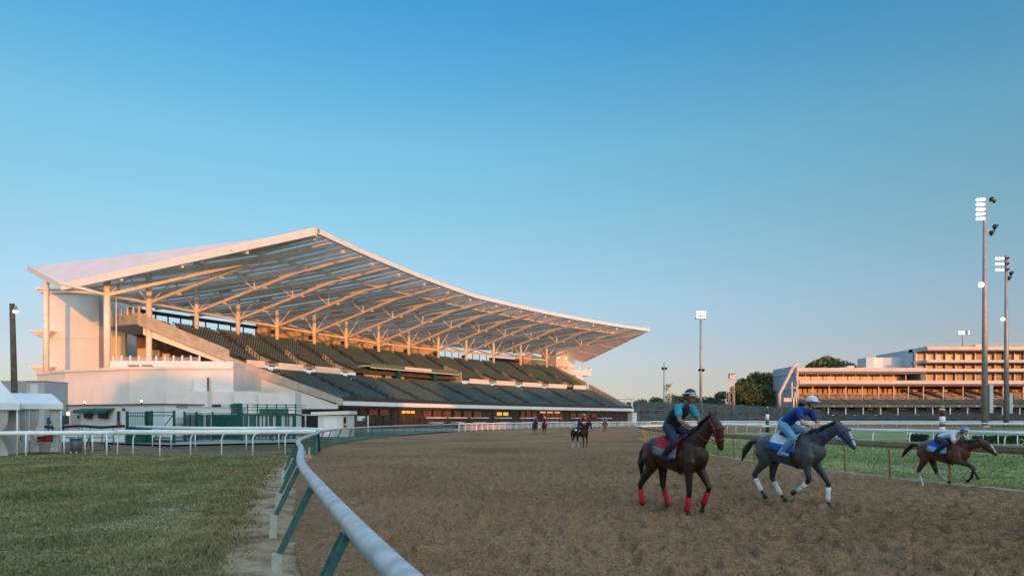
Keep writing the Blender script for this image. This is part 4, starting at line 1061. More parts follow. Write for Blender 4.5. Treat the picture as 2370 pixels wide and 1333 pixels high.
MB().b2(gx(444,d),gx(537,d),d,d+4,0,at(0,943,d)[2]).build('wall', M['trailer'], r); MB().b2(gx(443,d),gx(538,d),d-.1,d+4.1,at(0,943,d)[2],at(0,942,d)[2]).build('roof', M['grey_panel'], r)
for (p0, p1) in ((481,489),(492,502),(503,522),(525,531)): MB().b2(gx(p0,d),gx(p1,d),d+1,d+2,at(0,942,d)[2],at(0,935,d)[2]).build('roof_unit', M['dark'] if p0 != 503 else M['shaded_blue'], r)

# white booth by the bend
d = 74; r = thing('guard_booth', 'small white booth with an overhanging roof by the bend of the track', 'booth', (gx(770,d),d,0))
zr = at(0,961,d)[2]; MB().b2(gx(736,d),gx(807,d),d,d+2.6,-.1,zr).build('wall', M['white'], r)
MB().slab([(gx(722,d),d-.4,zr),(gx(812,d),d-.4,zr+.12),(gx(812,d),d+3,zr+.12),(gx(722,d),d+3,zr)],(0,0,.36)).build('roof', M['white'], r)
wn = MB().b2(gx(794,d),gx(806,d),d-.05,d,.9,zr-.1).build('window', M['sleeve'], r); MB().b2(gx(796,d),gx(801,d),d-.07,d-.05,1.35,zr-.2).build('pane', M['screen'], wn); MB().b2(gx(796,d),gx(801,d),d-.07,d-.05,.95,1.15).build('pane', M['screen'], wn)
MB().b2(gx(749,d),gx(779,d),d-.03,d,.2,zr-.15).build('door', M['white_rail'], r)
MB().slab([(gx(682,d),d+1,zr+.05),(gx(735,d),d+1,zr-.05),(gx(735,d),d+3,zr-.05),(gx(682,d),d+3,zr+.05)],(0,0,.1)).build('side_canopy', M['white'], r)
MB().tube([(gx(700,d),d+1.1,0),(gx(700,d),d+1.1,zr)],.08,8).build('canopy_post', M['white'], r, True)
d = 98; r = thing('notice_board', 'small framed board with white and green panels on the lawn past the booth', 'sign', (gx(834,d),d,0))
MB().b2(gx(815,d),gx(852,d),d,d+.06,.5,at(0,962,d)[2]).build('backing', M['dark'], r)
for (p0,p1,q0,q1,m) in ((827,839,963,967.5,'white'),(839,845,963,967.5,'trailer'),(827,838,968.5,973,'white'),(839,845,969,974,'green_band')): MB().b2(gx(p0,d),gx(p1,d),d-.04,d,at(0,q1,d)[2],at(0,q0,d)[2]).build('panel', M[m], r)
for px in (815,852): MB().bar((gx(px,d),d,-.1),(gx(px,d),d,at(0,961,d)[2]),.14).build('post', M['white'], r)
# lawn between the booth and the stand
sheet('lawn', [(gx(690,95),95),(gx(810,80),80),(gx(1010,97),97),(-8,104),(-34,112),(-50,100)], -.024, M['field'])

# patio counters under the edge beam of the stand, white tops
lab = ['in front of the darkest glazing','right of the first white counter','below the small yellow windows','below the reddish windows','left of the bright yellow windows','below the bright yellow windows','right of the bright yellow windows','at the far end of the glazing']
for i, px in enumerate((1010,1060,1110,1165,1222,1280,1340,1400)):
    t = th_at(px, -7); o_, t_ = SV(t); c = Vector(SP(t,-7,0)); r = thing('patio_counter', 'white topped patio counter ' + lab[i], 'counter', c, group='patio counters along the stand')
    w = 4.4; MB().box(c+Vector((0,0,2.1)), (w,1.6,.14), (t_,o_,(0,0,1))).build('canopy', M['white_rail'], r)
    MB().box(c+Vector((0,0,1.15)), (w*.9,.6,.08), (t_,o_,(0,0,1))).build('counter_top', M['white_rail'], r); MB().box(c+Vector((0,0,.55)), (w*.86,.5,1.1), (t_,o_,(0,0,1))).build('counter', M['dark'], r)
    for sx in (-.46,.46):
        for sy in (-.6,.6): MB().bar(c+t_*w*sx+o_*sy, c+t_*w*sx+o_*sy+Vector((0,0,2.1)), .08).build('post', M['dark'], r)

# little pavilion at the far end of the stand
d = 214; r = thing('pavilion', 'small flat roofed white pavilion at the far end of the grandstand', 'pavilion', (gx(1440,d),d,0))
z1 = at(0,919,d)[2]; MB().b2(gx(1411,d),gx(1470,d),d,d+5,z1-.6,z1).build('roof', M['white'], r)
for px in (1418,1448,1463): MB().bar((gx(px,d),d+.4,0),(gx(px,d),d+.4,z1-.6),.5).build('post', M['white'], r)
MB().b2(gx(1411,d),gx(1466,d),d+.2,d+5,at(0,948,d)[2]-.5,at(0,948,d)[2]).build('floor', M['white'], r)
MB().b2(gx(1462,d-4),gx(1474,d-4),d-4,d-2,0,at(0,955,d-4)[2]).build('store', M['white'], r)
# ------------------------------------------------------------------ right: old grandstand, lights, poles, trees
D5 = 300.0
def X5(px, d=D5): return (px-CXP)/FPX*d
def Z5(py, d=D5): return EYE+(HY-py)/FPX*d
og = thing('grandstand', 'long older grandstand with stacked white terraces glowing orange in the low sun', 'grandstand', (X5(2050),D5,0))
XL, XM, XR = X5(1845), X5(2140), X5(2620)
def lv(x0, x1, py0, py1, f, bk, name, m): return MB().b2(x0, x1, D5+f, D5+bk, Z5(py1), Z5(py0)).build(name, m, og)
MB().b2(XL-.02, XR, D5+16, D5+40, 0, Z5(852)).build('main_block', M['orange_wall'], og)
MB().b2(XM, XR, D5+9, D5+40, Z5(882), Z5(803)).build('upper_block', M['shaded_blue'], og)
# left gable wall and its duct
gw = MB().b2(XL-.6, XL, D5-.5, D5+26, 0, Z5(846)).build('gable_wall', M['shaded_blue'], og)  # blue cast of the sunless side is in its colour
for py in (862, 898): MB().b2(XL-.9, XL-.6, D5-.3, D5+26, Z5(py+2), Z5(py)).build('cornice', M['shaded_blue'], gw)
MB().b2(XL-1.0, XL-.6, D5+13, D5+14, 0, Z5(847)).build('pilaster', M['shaded_blue'], gw)
MB().tube([at(1804,944,D5-2), at(1804,912,D5-2), at(1832,857,D5-2), at(1838,847,D5-2), at(1848,844,D5-2)], .72, 12).build('exhaust_duct', M['pink_metal'], og, True)
st = MB(); st.b2(X5(1808), X5(1842), D5-3, D5-.6, Z5(930), Z5(921)); st.b2(X5(1826), X5(1842), D5-3, D5-.6, Z5(944), Z5(930)); st.build('stair_landing', M['pink_metal'], og)
for px, py in ((1827,885),(1840,852),(1834,908)): MB().b2(X5(px)-.25, X5(px)+.25, D5-3, D5-2.5, Z5(945), Z5(py)).build('stair_post', M['pink_metal'], og)
MB().b2(X5(1824), X5(1841), D5-3, D5-2.7, Z5(899), Z5(897)).build('stair_rail', M['pink_metal'], og)
# white fascias
def fascia(x0, x1, pt, pb, out, name='fascia'):
    b = MB(); z1, z0 = Z5(pt), Z5(pb); zl = z0-.9
    b.slab([(x0,D5-out,z0),(x0,D5-out,z1),(x0,D5+16,z1),(x0,D5+16,zl),(x0,D5-out+2.2,zl)][::-1], (x1-x0,0,0)); return b.build(name, M['og_white'], og)
fascia(XL, XM+.5, 851.5, 860, 1.5); fascia(XL, XR, 881, 889, 2.5)
MB().b2(XM, XR, D5-2.0, D5+12, Z5(811), Z5(802.5)).build('fascia', M['og_white'], og)
for pt, pb in ((833.5,839),(853.5,860)): MB().b2(XM, XR, D5-1.6, D5+10, Z5(pb), Z5(pt)).build('fascia', M['og_white'], og)
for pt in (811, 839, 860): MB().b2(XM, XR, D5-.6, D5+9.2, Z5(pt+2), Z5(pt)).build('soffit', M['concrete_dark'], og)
# glazed storeys, each bay a window
k = 0
def bay(x0, x1, pt, pb, y, m, n=3, white=0.0):
    w_ = MB().b2(x0+.12, x1-.12, y, y+.1, Z5(pb), Z5(pt)).build('window', m, og)
    b = MB()
    for i in range(n+1): xx = x0+.12+(x1-x0-.24)*i/n; b.b2(xx-.06, xx+.06, y-.08, y, Z5(pb), Z5(pt))
    b.b2(x0, x1, y-.085, y-.005, Z5((pt*.65+pb*.35)), Z5((pt*.65+pb*.35))+.14); b.build('mullions', M['pink_metal'], w_)
    if white: MB().b2(x0+.6, x0+.6+white, y-.12, y-.09, Z5(pb-3), Z5(pt+3)).build('blind', M['white'], w_)
M['amber_glass'] = mat('amber_glazing', (.17,.12,.065), .3, .5, .6)
x = XM; i = 0
while x < XR-4:
    bay(x, x+4.4, 815, 832, D5+7, M['brown_glass'], 4, [0,1.7,1.9,2.2,1.8,2.4,0,2.2][i % 8]); bay(x, x+4.4, 842, 853, D5+7.2, M['amber_glass'], 4); bay(x, x+4.4, 863, 881, D5+7, M['brown_glass'], 4)
    MB().b2(x-.22, x+.22, D5+6, D5+7.3, Z5(881), Z5(811)).build('pier', M['white'], og)
    x += 4.4; i += 1
x = XL+.3
while x < XM-4:
    bay(x, x+5.6, 868, 881, D5+9, M['amber_glass'], 5); MB().b2(x-.15, x+.15, D5+5, D5+5.3, Z5(881), Z5(863)).build('post', M['white'], og); x += 5.6
MB().b2(X5(2128), XM, D5-1, D5+12, Z5(881), Z5(866)).build('side_block', M['concrete_dark'], og)
# open terrace: columns, rear wall panels coloured like lit wall, tiers
x = XL+.4; i = 0
colx = [1845,1883,1921,1960,1998,2036,2071,2105,2140,2186,2232,2278,2325,2372,2420,2468,2516,2564,2612]
for px in colx:
    b = MB(); xx = X5(px); b.tube([(xx,D5+1,Z5(926)),(xx,D5+1,Z5(896)),(xx+.25,D5+1,Z5(893)),(xx+1.2,D5+1,Z5(891.5))], .26, 8); b.build('column', M['white'], og, True)
for i, px in enumerate(range(1850, 2600, 12)):
    if px < 2132: MB().b2(X5(px), X5(px+8.5), D5+12, D5+12.3, Z5(912), Z5(896)).build('lit_colour_panel', M['orange_wall'], og)
    elif (i % 2): MB().b2(X5(px), X5(px+13), D5+12, D5+12.3, Z5(904), Z5(899)).build('lit_colour_panel', M['orange_wall'], og)
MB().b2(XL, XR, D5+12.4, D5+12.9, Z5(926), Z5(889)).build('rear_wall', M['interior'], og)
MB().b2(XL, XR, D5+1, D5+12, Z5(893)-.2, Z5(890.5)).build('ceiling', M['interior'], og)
for i in range(8):
    z = Z5(926)+i*.42; y = D5+1.5+i*1.25
    MB().b2(XL, XR, y, y+1.25, z-.6, z).build('tier', M['tread'], og)
    b = MB(); xx = XL+.5
    while xx < XR:
        L = 3.0+2.5*rng.random(); b.b2(xx, xx+L, y+.2, y+.26, z+.62, z+.76); xx += L+.8
    b.build('tier_rail', M['pink_metal'], og)
for px in (2147,2190,2262,2300,2350): MB().slab([(X5(px),D5+.8,Z5(926)),(X5(px)+1.6,D5+.8,Z5(926)),(X5(px)-3.4,D5+11,Z5(903)),(X5(px)-5,D5+11,Z5(903))],(0,0,1.0)).build('stair', M['concrete_dark'], og)
# dark raked seats below
def rake(py_t, py_b, y_t, y_b, name='seating'):
    n = 9; b = MB(); z0, z1 = Z5(py_b), Z5(py_t)
    V, F = [], []
    for r_ in range(n):
        f = r_/(n-1); z = z0+(z1-z0)*f; y = D5+y_b+(y_t-y_b)*f; dz = (z1-z0)/n
        b.b2(XL, XR, y, y+1.0, z-.5, z-.1)
        xs = np.arange(XL+.3, XR, 1.0)
        for xx in xs:
            if (int(xx) % 9) == 0: continue
            b.b2(xx, xx+.8, y+.3, y+.42, z-.1, z+.55)
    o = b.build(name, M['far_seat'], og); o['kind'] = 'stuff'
rake(927, 937, 0, -9)
MB().b2(XL+.5, XR, D5-10.2, D5-9.6, Z5(943), Z5(938)).build('balcony_front', mat('balcony_grey', (.13,.15,.13), .7), og)
for px in range(1862, 2600, 40): MB().b2(X5(px), X5(px+4), D5-10.4, D5-10.2, Z5(941.5), Z5(939.5)).build('lamp_box', M['white'], og)
MB().b2(XL+.5, XR, D5-2, D5-1.6, Z5(972), Z5(943)).build('lower_wall', M['interior'], og)
for px in range(1855, 2600, 39): MB().b2(X5(px)-.2, X5(px)+.2, D5-9.6, D5-9.2, Z5(960), Z5(943)).build('column', M['white'], og)
xx = 1850
while xx < 2600:
    MB().b2(X5(xx), X5(xx+rng.integers(5,15)), D5-2.3, D5-2.0, Z5(951), Z5(945)).build('lit_colour_panel', M['orange_wall'], og); xx += int(rng.integers(10, 30))  # orange boxes stand in for lamp-lit bits of the wall
rake(951, 958, -3, -9.5)
MB().b2(XL+.5, X5(2126), D5-10.4, D5-10.2, Z5(962), Z5(960)).build('terrace_rail', M['white_rail'], og)
rake(962, 971, -11, -20)
# roof clutter
for (p0, p1, q, m) in ((1961,1974,848,'white'),(1977,1993,844,'pink_metal'),(1998,2014,844,'dark'),(2014,2030,848,'white')): MB().b2(X5(p0), X5(p1), D5+6, D5+9, Z5(852), Z5(q)).build('roof_unit', M[m], og)
MB().b2(X5(2287), X5(2304), D5+8, D5+12, Z5(803), Z5(793)).build('roof_unit', M['pink_metal'], og)
rb = MB().b2(X5(2043), X5(2062), D5+14, D5+22, Z5(852), Z5(821)).build('rear_block', M['shaded_blue'], og); MB().b2(X5(2062), XM, D5+17, D5+24, Z5(852), Z5(819)).build('rear_block', M['shaded_blue'], og)
MB().b2(X5(2062), X5(2086), D5+15, D5+16.9, Z5(852), Z5(821)).build('rear_block', M['stucco'], og)
b = MB()
for px in range(2142, 2600, 9): b.b2(X5(px)-.05, X5(px)+.05, D5-1.9, D5-1.8, Z5(802.5), Z5(798))
b.b2(XM, XR, D5-1.92, D5-1.78, Z5(798.4), Z5(797.8)); b.build('roof_railing', M['pole_steel'], og)

# dark curved bleachers in the middle distance
bl = thing('bleachers', 'low dark green curved bleachers beyond the track in front of the trees', 'bleachers', (X5(1620,240),240,0))
b = MB(); n = 11
for r_ in range(n):
    f = r_/(n-1)
    prev = None
    for i in range(61):
        t = i/60; px = 1440+t*460; d = 232+22*t*t+f*14; zt_ = (1.2+f*6.4)*(1-.30*max(0,(t-.35))/.65); p = (X5(px, d), d, zt_)
        if prev:
            b.quad((prev[0],prev[1],prev[2]-.55),(p[0],p[1],p[2]-.55),p,prev); b.quad(prev,p,(p[0]+.2,p[1]+1.45,p[2]),(prev[0]+.2,prev[1]+1.45,prev[2]))
        prev = p
b.build('terrace', mat('bleacher_step', (.12,.135,.14), .9, .3, .3), bl)
V = MB()
for r_ in range(n):
    f = r_/(n-1)
    for i in range(150):
        t = (i+.5)/150
        if i % 12 == 0: continue
        px = 1440+t*460; d = 232+22*t*t+f*14+.5; z = (1.2+f*6.4)*(1-.30*max(0,(t-.35))/.65); V.b2(X5(px,d)-.24, X5(px,d)+.24, d, d+.1, z, z+.34+.14*rng.random())
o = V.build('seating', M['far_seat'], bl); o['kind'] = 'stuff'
for i in range(26):
    t = (i+.5)/26; px = 1440+t*460; d = 232+22*t*t+.42*14; z = (1.2+.42*6.4)*(1-.30*max(0,(t-.35))/.65); MB().b2(X5(px,d)-.5, X5(px,d)+.5, d-.4, d, z, z+.9).build('stair_opening', M['interior' if i % 3 else 'dark'], bl)
prev = None; b = MB()
for i in range(41):
    t = i/40; px = 1500+t*212; d = 252+10*t; p = Vector((X5(px,d), d, 0))
    if prev is not None: b.slab([prev, p, p+Vector((0,0,Z5(937,d))), prev+Vector((0,0,Z5(937,d)))], (0,.2,0))
    prev = p
b.build('back_wall', mat('bleacher_wall', (.20,.22,.22), .8), bl)
b = MB()
for px0 in range(1475, 1800, 26):
    d = 233; b.b2(X5(px0,d)-.05, X5(px0+18,d), d-1, d-.9, 0, .8)
b.build('front_panel', M['tread'], bl)

# floodlight masts
def mast(label, px, d, ptop, r0, r1, base=0.0, head='bank', lit=True, group='floodlight masts', extra=True, box=None):
    x = X5(px, d); z1 = Z5(ptop, d); r = thing('floodlight_mast', label, 'light mast', (x,d,base), group=group)
    MB().tube([(x,d,base-.1),(x,d,base+(z1-base)*.5),(x,d,z1)], [r0,(r0+r1)/2,r1], 14).build('pole', M['pole_steel'], r, True)
    return r, x, z1
def lampcan(c, aim, s, parent, lit):
    aim = Vector(aim).normalized(); c = Vector(c)
    o = MB().tube([c-aim*s*.9, c-aim*s*.5, c], [s*.35,s*.62,s*.8], 10).build('lamp', M['dark'] if not lit else M['pole_steel'], parent, True)
    MB().tube([c+aim*.01, c+aim*(.02+s*.08)], [s*.74,s*.74], 10).build('lens', M['lamp_white'] if lit else M['screen'], o)
    return o
r, x, z1 = mast('tallest floodlight mast with three blazing lamp rows and side cans, beside the striped pole', 2279, 142, 462, .62, .30); d = 142; k = d/FPX
for row in range(5):
    z = z1+.1-row*11*k
    MB().bar((x-1.9,d,z-.1),(x+.2,d,z-.1),.12).build('crossarm', M['pole_steel'], r)
    for j in range(3): lampcan((x-.45-.55*j,d-.3+.1*j,z-.2), (-.55,-.75,-.35), .42, r, True)
for c in ((2295,463,.62,0),(2301,468,.5,0),(2304,527,.75,0),(2296,541,.75,0)):
    lampcan((X5(c[0],d),d-.3,Z5(c[1],d)), (.8,-.3,-.55), c[2]*1.1, r, False)
for py in (466, 534): MB().bar((x,d,Z5(py,d)), (X5(2298,d),d,Z5(py-1,d)), .14).build('crossarm', M['pole_steel'], r)
lampcan((X5(2268,d),d-.4,Z5(660,d)), (-.5,-.7,-.4), .75, r, True); MB().bar((x,d,Z5(656,d)),(X5(2266,d),d,Z5(656,d)),.14).build('crossarm', M['pole_steel'], r)
MB().box((X5(2290,d),d-.3,(Z5(955,d)+Z5(890,d))/2),(.75,.6,Z5(890,d)-Z5(955,d))).build('control_box', M['shaded_blue'], r)
MB().b2(x-.68,x+.68,d-.68,d+.68,0,.5).build('footing', M['concrete'], r)
r, x, z1 = mast('second floodlight mast with three tilted lamp rows, close to the tallest mast', 2329, 158, 592, .58, .28); d = 158
for row in range(3):
    z = Z5(598+13*row, d); MB().bar((X5(2302,d),d,z+.25),(X5(2344,d),d,z+.25-.9*(row < 3)*0),.14).build('crossarm', M['pole_steel'], r)
    for j in range(5): lampcan((X5(2304+7*j,d),d-.4,z-.1), (-.6,-.35,-.72) if j < 3 else (.6,-.3,-.7), .42, r, j < 3)
for c in ((2341,634),(2336,645)): lampcan((X5(c[0],d),d-.3,Z5(c[1],d)), (.8,-.3,-.55), .72, r, False)
MB().bar((x,d,Z5(640,d)),(X5(2340,d),d,Z5(638,d)),.14).build('crossarm', M['pole_steel'], r)
lampcan((X5(2319,d),d-.3,Z5(739,d)), (-.5,-.7,-.4), .6, r, True); MB().bar((x,d,Z5(736,d)),(X5(2318,d),d,Z5(736,d)),.14).build('crossarm', M['pole_steel'], r)
MB().box((X5(2336,d),d-.3,(Z5(956,d)+Z5(910,d))/2),(.75,.6,Z5(910,d)-Z5(956,d))).build('control_box', M['shaded_blue'], r)
r, x, z1 = mast('slender floodlight mast with a square lit bank standing in front of the trees', 1622, 275, 722, .62, .40); d = 275
for row in range(3):
    z = Z5(722+6.5*row, d); MB().bar((X5(1611,d),d,z),(X5(1634,d),d,z),.2).build('crossarm', M['pole_steel'], r)
    for j in range(5): lampcan((X5(1613+4.6*j,d),d-.5,z-.1), (-.1,-1,-.1), .40, r, True)
for px in (1613,1630): MB().b2(X5(px,d)-.7, X5(px,d)+.7, d-.4, d+.1, Z5(737,d)-.3, Z5(737,d)+.2).build('ballast_box', M['dark'], r)
for px in (1619.5,1627.5): lampcan((X5(px,d),d-.3,Z5(857,d)), (.4 if px > 1622 else -.4,-.6,-.5), .9, r, False)
r, x, z1 = mast('short floodlight mast on the roof of the older grandstand', 2228, 306, 764, .35, .22, Z5(803)); d = 306
for row in range(2):
    z = Z5(767+5*row, d); MB().bar((X5(2218,d),d,z),(X5(2243,d),d,z),.16).build('crossarm', M['pole_steel'], r)
    for j in range(5): lampcan((X5(2219+5.5*j,d),d-.4,z-.1), (-.1,-1,-.2), .42, r, j != 3)
r, x, z1 = mast('bare slim mast with two dark speaker cans by the latticed hut', 1537, 300, 838, .42, .22); d = 300
for px in (1533.5,1541.5): lampcan((X5(px,d),d-.3,Z5(853,d)), (.5 if px > 1537 else -.5,-.6,-.4), .85, r, False)

# camera towers
def tower(label, px, d, ptop, pcab, w, cab):
    x = X5(px, d); zt_, zc = Z5(ptop, d), Z5(pcab, d); r = thing('camera_tower', label, 'tower', (x,d,0), group='camera towers')
    for sx in (-1,1):
        for sy in (-1,1): MB().bar((x+sx*w,d+sy*w,0),(x+sx*w*.9,d+sy*w*.9,zc),.16).build('leg', M['pink_metal'], r)
    b = MB(); n = 7
    for i in range(n):
        za, zb = zc*i/n, zc*(i+1)/n; s = 1 if i % 2 else -1
        b.bar((x-s*w,d-w,za),(x+s*w,d-w,zb),.08); b.bar((x-w,d-w,zb),(x+w,d-w,zb),.08)
    b.build('bracing', M['pink_metal'], r)
    MB().b2(x-w*.95,x+w*.95,d-w,d+w,zc,zt_-.8).build('cabin', M[cab], r); MB().b2(x-w*.6,x+w*.9,d-w-.05,d-w,zc+(zt_-zc)*.45,zt_-.85).build('window', M['screen'], r)
    MB().slab([(x-w*1.1,d-w*1.2,zt_-.8),(x+w*1.5,d-w*1.2,zt_-.5),(x+w*1.5,d+w*1.2,zt_-.5),(x-w*1.1,d+w*1.2,zt_-.8)],(0,0,.25)).build('roof', M['dark'], r)
    MB().bar((x-w*1.9,d,zc*.2),(x-w*1.9,d,zc),.1).build('ladder', M['pole_steel'], r)
tower('squat lattice camera tower with a pale cabin beside the bare mast', 1547, 296, 887, 903, 1.0, 'shaded_blue')
tower('taller lattice camera tower with a dark topped cabin left of the big tree', 1693, 300, 862, 876, 1.1, 'pink_metal')

# striped distance poles
def striped(label, px, d, r_, ptop, bands):
    x = X5(px, d); r = thing('distance_pole', label, 'striped pole', (x,d,0), group='striped distance poles'); z1 = Z5(ptop, d)
    for (a, b_, m) in bands: MB().tube([(x,d,Z5(b_,d) if b_ < 5000 else -.1),(x,d,Z5(a,d))], r_, 20).build('band', M[m], r, True)
    MB().ball((x,d,z1+r_*.7), r_*.78, 14, 10).build('ball', M['brass'], r, True)
striped('red and white banded pole topped by a brass ball on the infield', 2181, 57, .22, 946, [(946,948.5,'white_rail'),(948.5,963.5,'red_pole'),(963.5,981.5,'white_rail'),(981.5,987.5,'red_pole'),(987.5,997,'white_rail'),(997,1003,'red_pole'),(1003,5001,'white_rail')])
striped('green and white banded pole topped by a ball near the bleachers', 1776, 96, .24, 946, [(946,958,'green_paint'),(958,972,'white_rail'),(972,5001,'green_paint')])

# ------------------------------------------------------------------ trees
def leafmat(name, a, b):
    return mat(name, a, .75, rgb2=b, scale=.9)
M['leaf'] = leafmat('leaf', (.05,.080,.028), (.15,.155,.055)); M['leaf2'] = leafmat('leaf_grey', (.08,.095,.07), (.15,.15,.095)); M['leaf3'] = leafmat('leaf_blue', (.055,.085,.068), (.095,.125,.09))
def tree(name, label, px, d, ptop, wpx, m='leaf', seed=0, trunk_frac=.35, leaves=2600, group='trees beyond the track', lobes=9):
    rr = np.random.default_rng(seed); x = X5(px, d); H = Z5(ptop, d); W = wpx/FPX*d/2*1.4
    r = thing(name, label, 'tree', (x,d,0), group=group)
    b = MB(); b.tube([(x,d,-.2),(x+.1*W,d,H*.3),(x,d,H*.62)], [W*.07+.15,W*.055+.1,.08], 8)
    cs = []
    for i in range(lobes):
        a = rr.random()*6.283; rad = W*(.15+.62*rr.random()**.7); zz = H*(trunk_frac+.12+(.92-trunk_frac-.12)*rr.random()); sh = 1-.75*abs((zz/H-.55)/.5)**2
        c = np.array([x+math.cos(a)*rad*max(.25,sh), d+math.sin(a)*rad*max(.25,sh)*.8, zz]); cs.append((c, W*(.22+.16*rr.random())))
        b.tube([(x,d,H*.28+.3*H*rr.random()*.6), tuple((c+np.array([x,d,H*.5]))/2), tuple(c)], [W*.03+.06,.06,.03], 6)
    cs.append((np.array([x,d,H*.86]), W*.28))
    b.build('trunk', M['bark'], r, True)
    V = []; F = []; n_each = int(leaves*1.5)//len(cs); sz = max(.22, W*.055)
    for c, rad in cs:
        dirs = rr.normal(size=(n_each,3)); dirs /= np.linalg.norm(dirs, axis=1)[:, None]
        P_ = c + dirs*(rad*(.35+.75*rr.random((n_each,1))**.6))*np.array([1.15,1.15,.85])
        u = rr.normal(size=(n_each,3)); u /= np.linalg.norm(u, axis=1)[:, None]; w_ = np.cross(u, rr.normal(size=(n_each,3))); w_ /= np.linalg.norm(w_, axis=1)[:, None]
        s = sz*(.5+rr.random((n_each,1)))
        V.append(np.stack([P_-u*s, P_+w_*s*.6, P_+u*s, P_-w_*s*.6], 1).reshape(-1,3))
    V = np.concatenate(V); F = np.arange(len(V)).reshape(-1,4)
    o = mesh_obj('crown', V, F, M[m], r); return r
TR = [('broadleaf_tree','big spreading tree standing alone left of the older grandstand',1752,330,862,96,'leaf',1,.12,5200,14),
('broadleaf_tree','dark bushy tree against the left wall of the older grandstand',1786,345,880,60,'leaf',2,.1,2600,9),
('broadleaf_tree','tree top showing above the older grandstand roof',1913,352,824,112,'leaf',3,.3,4200,12),
('broadleaf_tree','dense low tree under the left side of the big tree',1722,322,893,62,'leaf',4,.1,2600,9),
('broadleaf_tree','dark tree behind the foot of the taller camera tower',1706,330,912,54,'leaf3',5,.1,2000,8),
('broadleaf_tree','greyish tree just left of the taller camera tower',1672,360,904,56,'leaf2',6,.1,2400,9),
('broadleaf_tree','small bluish tree right of the slender mast',1643,350,918,44,'leaf3',7,.1,1800,8),
('broadleaf_tree','round dark tree left of the slender mast',1586,340,911,56,'leaf3',8,.1,2200,9),
('broadleaf_tree','low tree behind the squat camera tower',1560,380,918,54,'leaf2',9,.1,1800,8),
('broadleaf_tree','low hazy tree left of the bare mast',1515,400,921,58,'leaf',10,.1,2000,8),
('broadleaf_tree','low tree next to the small white pavilion',1487,390,923,46,'leaf',11,.1,1800,8),
('broadleaf_tree','small tree between the slender mast and the grey tree',1658,372,921,40,'leaf3',12,.1,1600,7),
('broadleaf_tree','lowest tree behind the rider in the teal shirt',1612,385,922,50,'leaf',13,.1,1600,7)]
for (nm, lb, px, d, pt, wp, m, sd2, tf_, lv_, lo_) in TR: tree(nm, lb, px, d, pt, wp, m, sd2, tf_, lv_, lobes=lo_)
# ------------------------------------------------------------------ horses and riders
def coatmat(name, rough=.36):
    m = bpy.data.materials.new(name); m.use_nodes = True; nt = m.node_tree; b = nt.nodes['Principled BSDF']
    a = nt.nodes.new('ShaderNodeVertexColor'); a.layer_name = 'Coat'
    nz = nt.nodes.new('ShaderNodeTexNoise'); nz.inputs['Scale'].default_value = 7; nz.inputs['Detail'].default_value = 5
    tcn = nt.nodes.new('ShaderNodeTexCoord'); nt.links.new(tcn.outputs['Object'], nz.inputs['Vector'])
    mr = nt.nodes.new('ShaderNodeMapRange'); mr.inputs[1].default_value = .3; mr.inputs[2].default_value = .7; mr.inputs[3].default_value = .68; mr.inputs[4].default_value = 1.34
    nt.links.new(nz.outputs['Fac'], mr.inputs[0])
    mx = nt.nodes.new('ShaderNodeMix'); mx.data_type = 'RGBA'; mx.blend_type = 'MULTIPLY'; mx.inputs[0].default_value = 1
    nt.links.new(a.outputs['Color'], mx.inputs[6]); nt.links.new(mr.outputs[0], mx.inputs[7]); nt.links.new(mx.outputs[2], b.inputs['Base Color'])
    b.inputs['Roughness'].default_value = rough; b.inputs['Specular IOR Level'].default_value = .35
    return m
M['coat'] = coatmat('coat'); M['skin'] = coatmat('skin', .6)

def seg_tube(b, pts, n=12):
    """pts: (x, y, z, r_side, r_in_plane); closed round-ended tube along the path"""
    P = [Vector(p[:3]) for p in pts]; m = len(P); base = len(b.v); prev = None; rings = []
    for i, p in enumerate(P):
        t = (P[min(i+1, m-1)]-P[max(i-1, 0)]).normalized()
        if prev is None:
            a = Vector((0,1,0)) if abs(t.y) < .9 else Vector((1,0,0)); u = (a-t*a.dot(t)).normalized()
        else: u = (prev-t*prev.dot(t)).normalized()
        prev = u; rings.append((p, t, u, t.cross(u), pts[i][3], pts[i][4] if len(pts[i]) > 4 else pts[i][3]))
    full = []
    p, t, u, w_, r1, r2 = rings[0]
    for k in (1.0, .75, .4): full.append((p-t*min(r1, r2)*math.sin(k*math.pi/2)*.8, u, w_, r1*math.cos(k*math.pi/2)+1e-3, r2*math.cos(k*math.pi/2)+1e-3))
    for q in rings: full.append((q[0], q[2], q[3], q[4], q[5]))
    p, t, u, w_, r1, r2 = rings[-1]
    for k in (.4, .75, 1.0): full.append((p+t*min(r1, r2)*math.sin(k*math.pi/2)*.8, u, w_, r1*math.cos(k*math.pi/2)+1e-3, r2*math.cos(k*math.pi/2)+1e-3))
    for (c, u, w_, a, e) in full:
        for k in range(n):
            an = 2*math.pi*k/n; b.v.append(tuple(c+u*math.cos(an)*a+w_*math.sin(an)*e))
    L = len(full)
    for i in range(L-1):
        for k in range(n):
            a = base+i*n+k; c = base+i*n+(k+1) % n; b.f.append((a, c, c+n, a+n))
    b.f.append(tuple(base+k for k in range(n))[::-1]); b.f.append(tuple(base+(L-1)*n+k for k in range(n)))

